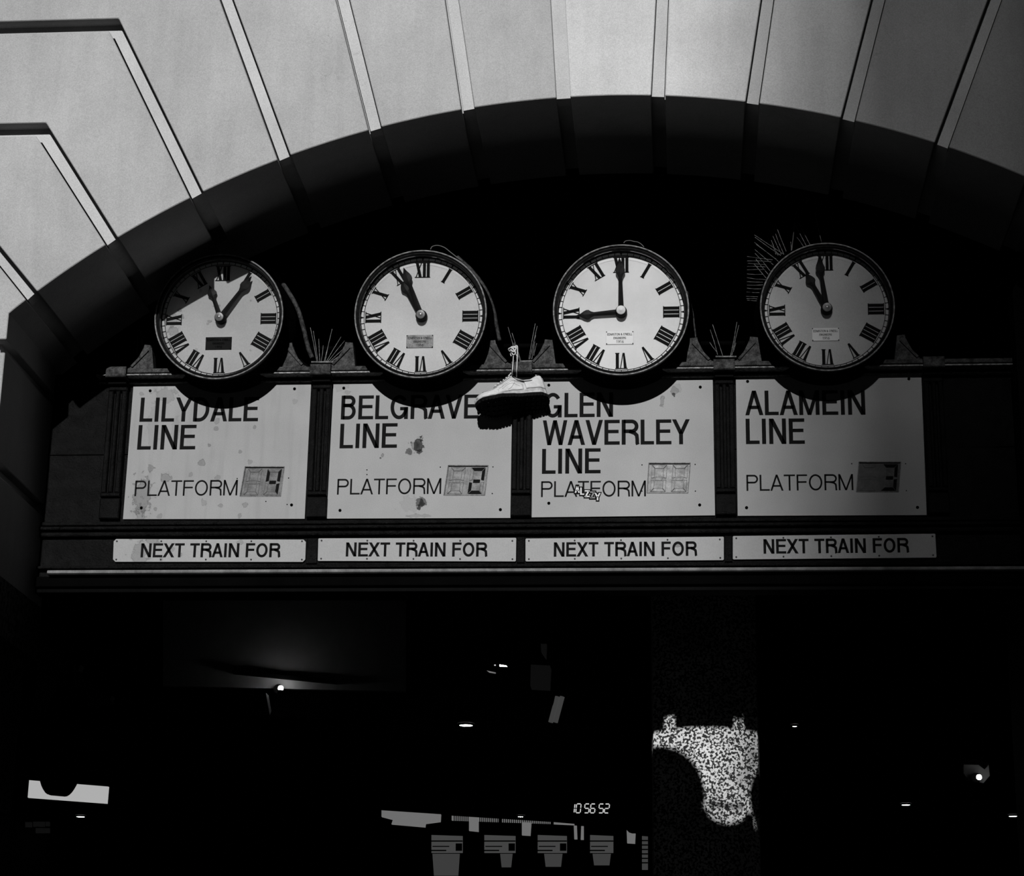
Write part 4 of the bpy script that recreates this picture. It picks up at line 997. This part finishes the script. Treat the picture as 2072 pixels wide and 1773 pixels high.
# centre: domed ceiling fitting, box and pale tube
o0 = at(1010, 1350, 7.); t = thing('dome_fitting', 'shallow dome light fitting with glowing slivers painted as its highlights', 'light', o0)
rd = 45/4200*(o0-CO).dot(AF)
rows = [[(rd*math.cos(a)*math.cos(2*PI*j/32), rd*math.cos(a)*math.sin(2*PI*j/32), -rd*.3*math.sin(a)) for j in range(32)] for a in [PI/2*k/8 for k in range(9)]]
MB().grid(rows, closed_u=True).build('dome', 'black_paint_smooth', t)
MB().tube([(0, 0, 0), (0, 0, ZC-o0.z)], .03, 8).build('hanger', 'matte_black', t)
px_prism([(1011,1345),(1024,1347),(1026,1349),(1011,1348.5)], 6.72, 'painted_glint', 'lamp_white', t, o0, .01)  # these glowing slivers stand in for highlights on the dome
px_prism([(1000,1345),(1003,1345),(1003,1347),(1000,1347)], 6.72, 'painted_glint', 'led_white', t, o0, .01)
px_prism([(985,1357),(1003,1361),(1003,1363),(990,1361)], 6.70, 'painted_glint', 'lit_window', t, o0, .01)
o0 = at(1093, 1368, 6.5); t = thing('junction_box', 'dim grey square box beside the dome fitting', 'box', o0)
px_prism([(1074,1345),(1113,1347),(1111,1390),(1073,1388)], 6.5, 'box', 'faint_self_glow', t, o0, .15)  # box and bracket glow faintly to imitate dim light, no lamp
px_prism([(1094,1303),(1106,1303),(1105,1333),(1100,1326),(1095,1318)], 6.5, 'bracket', 'faint_self_glow', t, o0, .05)
o0 = at(1126, 1436, 6.); t = thing('pale_tube', 'pale slanted tube of light below the junction box', 'light', o0)
a, b = at(1133, 1410, 6.), at(1119, 1462, 6.)
for dx in (-.016, .016): MB().tube([a+Vector((dx, 0, 0)), b+Vector((dx, 0, 0))], .017, 10).build('tube', 'dim_tube', t, org=o0)

# slim black hangers carrying the fittings that hang in the dark concourse, and group names for the repeats
for nm_, dx, dy in (('lit_transom', .3, .08), ('lit_transom', 1.2, .08), ('junction_box', .02, .08), ('backlit_notice', 0, .08), ('pale_tube', -.02, .0), ('bulkhead', 0, .05), ('bulb_lamp.001', 0, .12), ('narrow_notice', 0, .015), ('tiled_notice', 0, .01)):
    h_ = bpy.data.objects[nm_]; MB().tube([(dx, dy, -.01), (dx, dy, ZC-h_.location.z)], .008, 6).build('hanger', 'matte_black', h_)
for pre, g_ in (('round_clock', 'clocks in a row over the line signs'), ('line_sign', 'line signs under the clocks'), ('next_train_plate', 'NEXT TRAIN FOR plates along the board'), ('bird_spikes', 'bird spikes around the clocks'),
                ('downlight', 'small downlights in the dark concourse'), ('hanging_screen', 'hanging screens in the bottom row'), ('cable', 'cables at the clocks'), ('bulb_lamp', 'bare lamps in the concourse')):
    for o_ in bpy.data.objects:
        if o_.parent is None and o_.name.split('.')[0] == pre and 'label' in o_: o_['group'] = g_

# ------------------------------------------------------------------ the tower across the street that shades the right side
DT = 95.
eb = at(1560, 850, 0)                          # where the middle of its soft shadow edge falls
slot = (at(1860, 850, 0)-eb).x
ex_, ez_ = eb.x-SX*DT, eb.z+SZ*DT
tw_ = thing('office_tower', 'concrete office tower across the street behind the viewer', 'building', (ex_, -DT, 0))
MB().box(slot+.12, 16, -8, 0, 0, ez_+22).build('tower_body', 'tower_concrete', tw_)
MB().box(0, slot, -1.2, 0, 0, ez_+22).build('sun_slot_fin', 'tower_concrete', tw_)  # fin and slot made up to let a little sun reach the right side
for k in range(12):
    z = 4+k*4.6
    MB().box(slot+1, 15, .02, .12, z, z+2.4).build('window_band', 'tower_glass', tw_)
    MB().box(slot-.05, slot+.2, -.9, -.7, z+3.0, z+3.3).build('tie', 'tower_concrete', tw_)
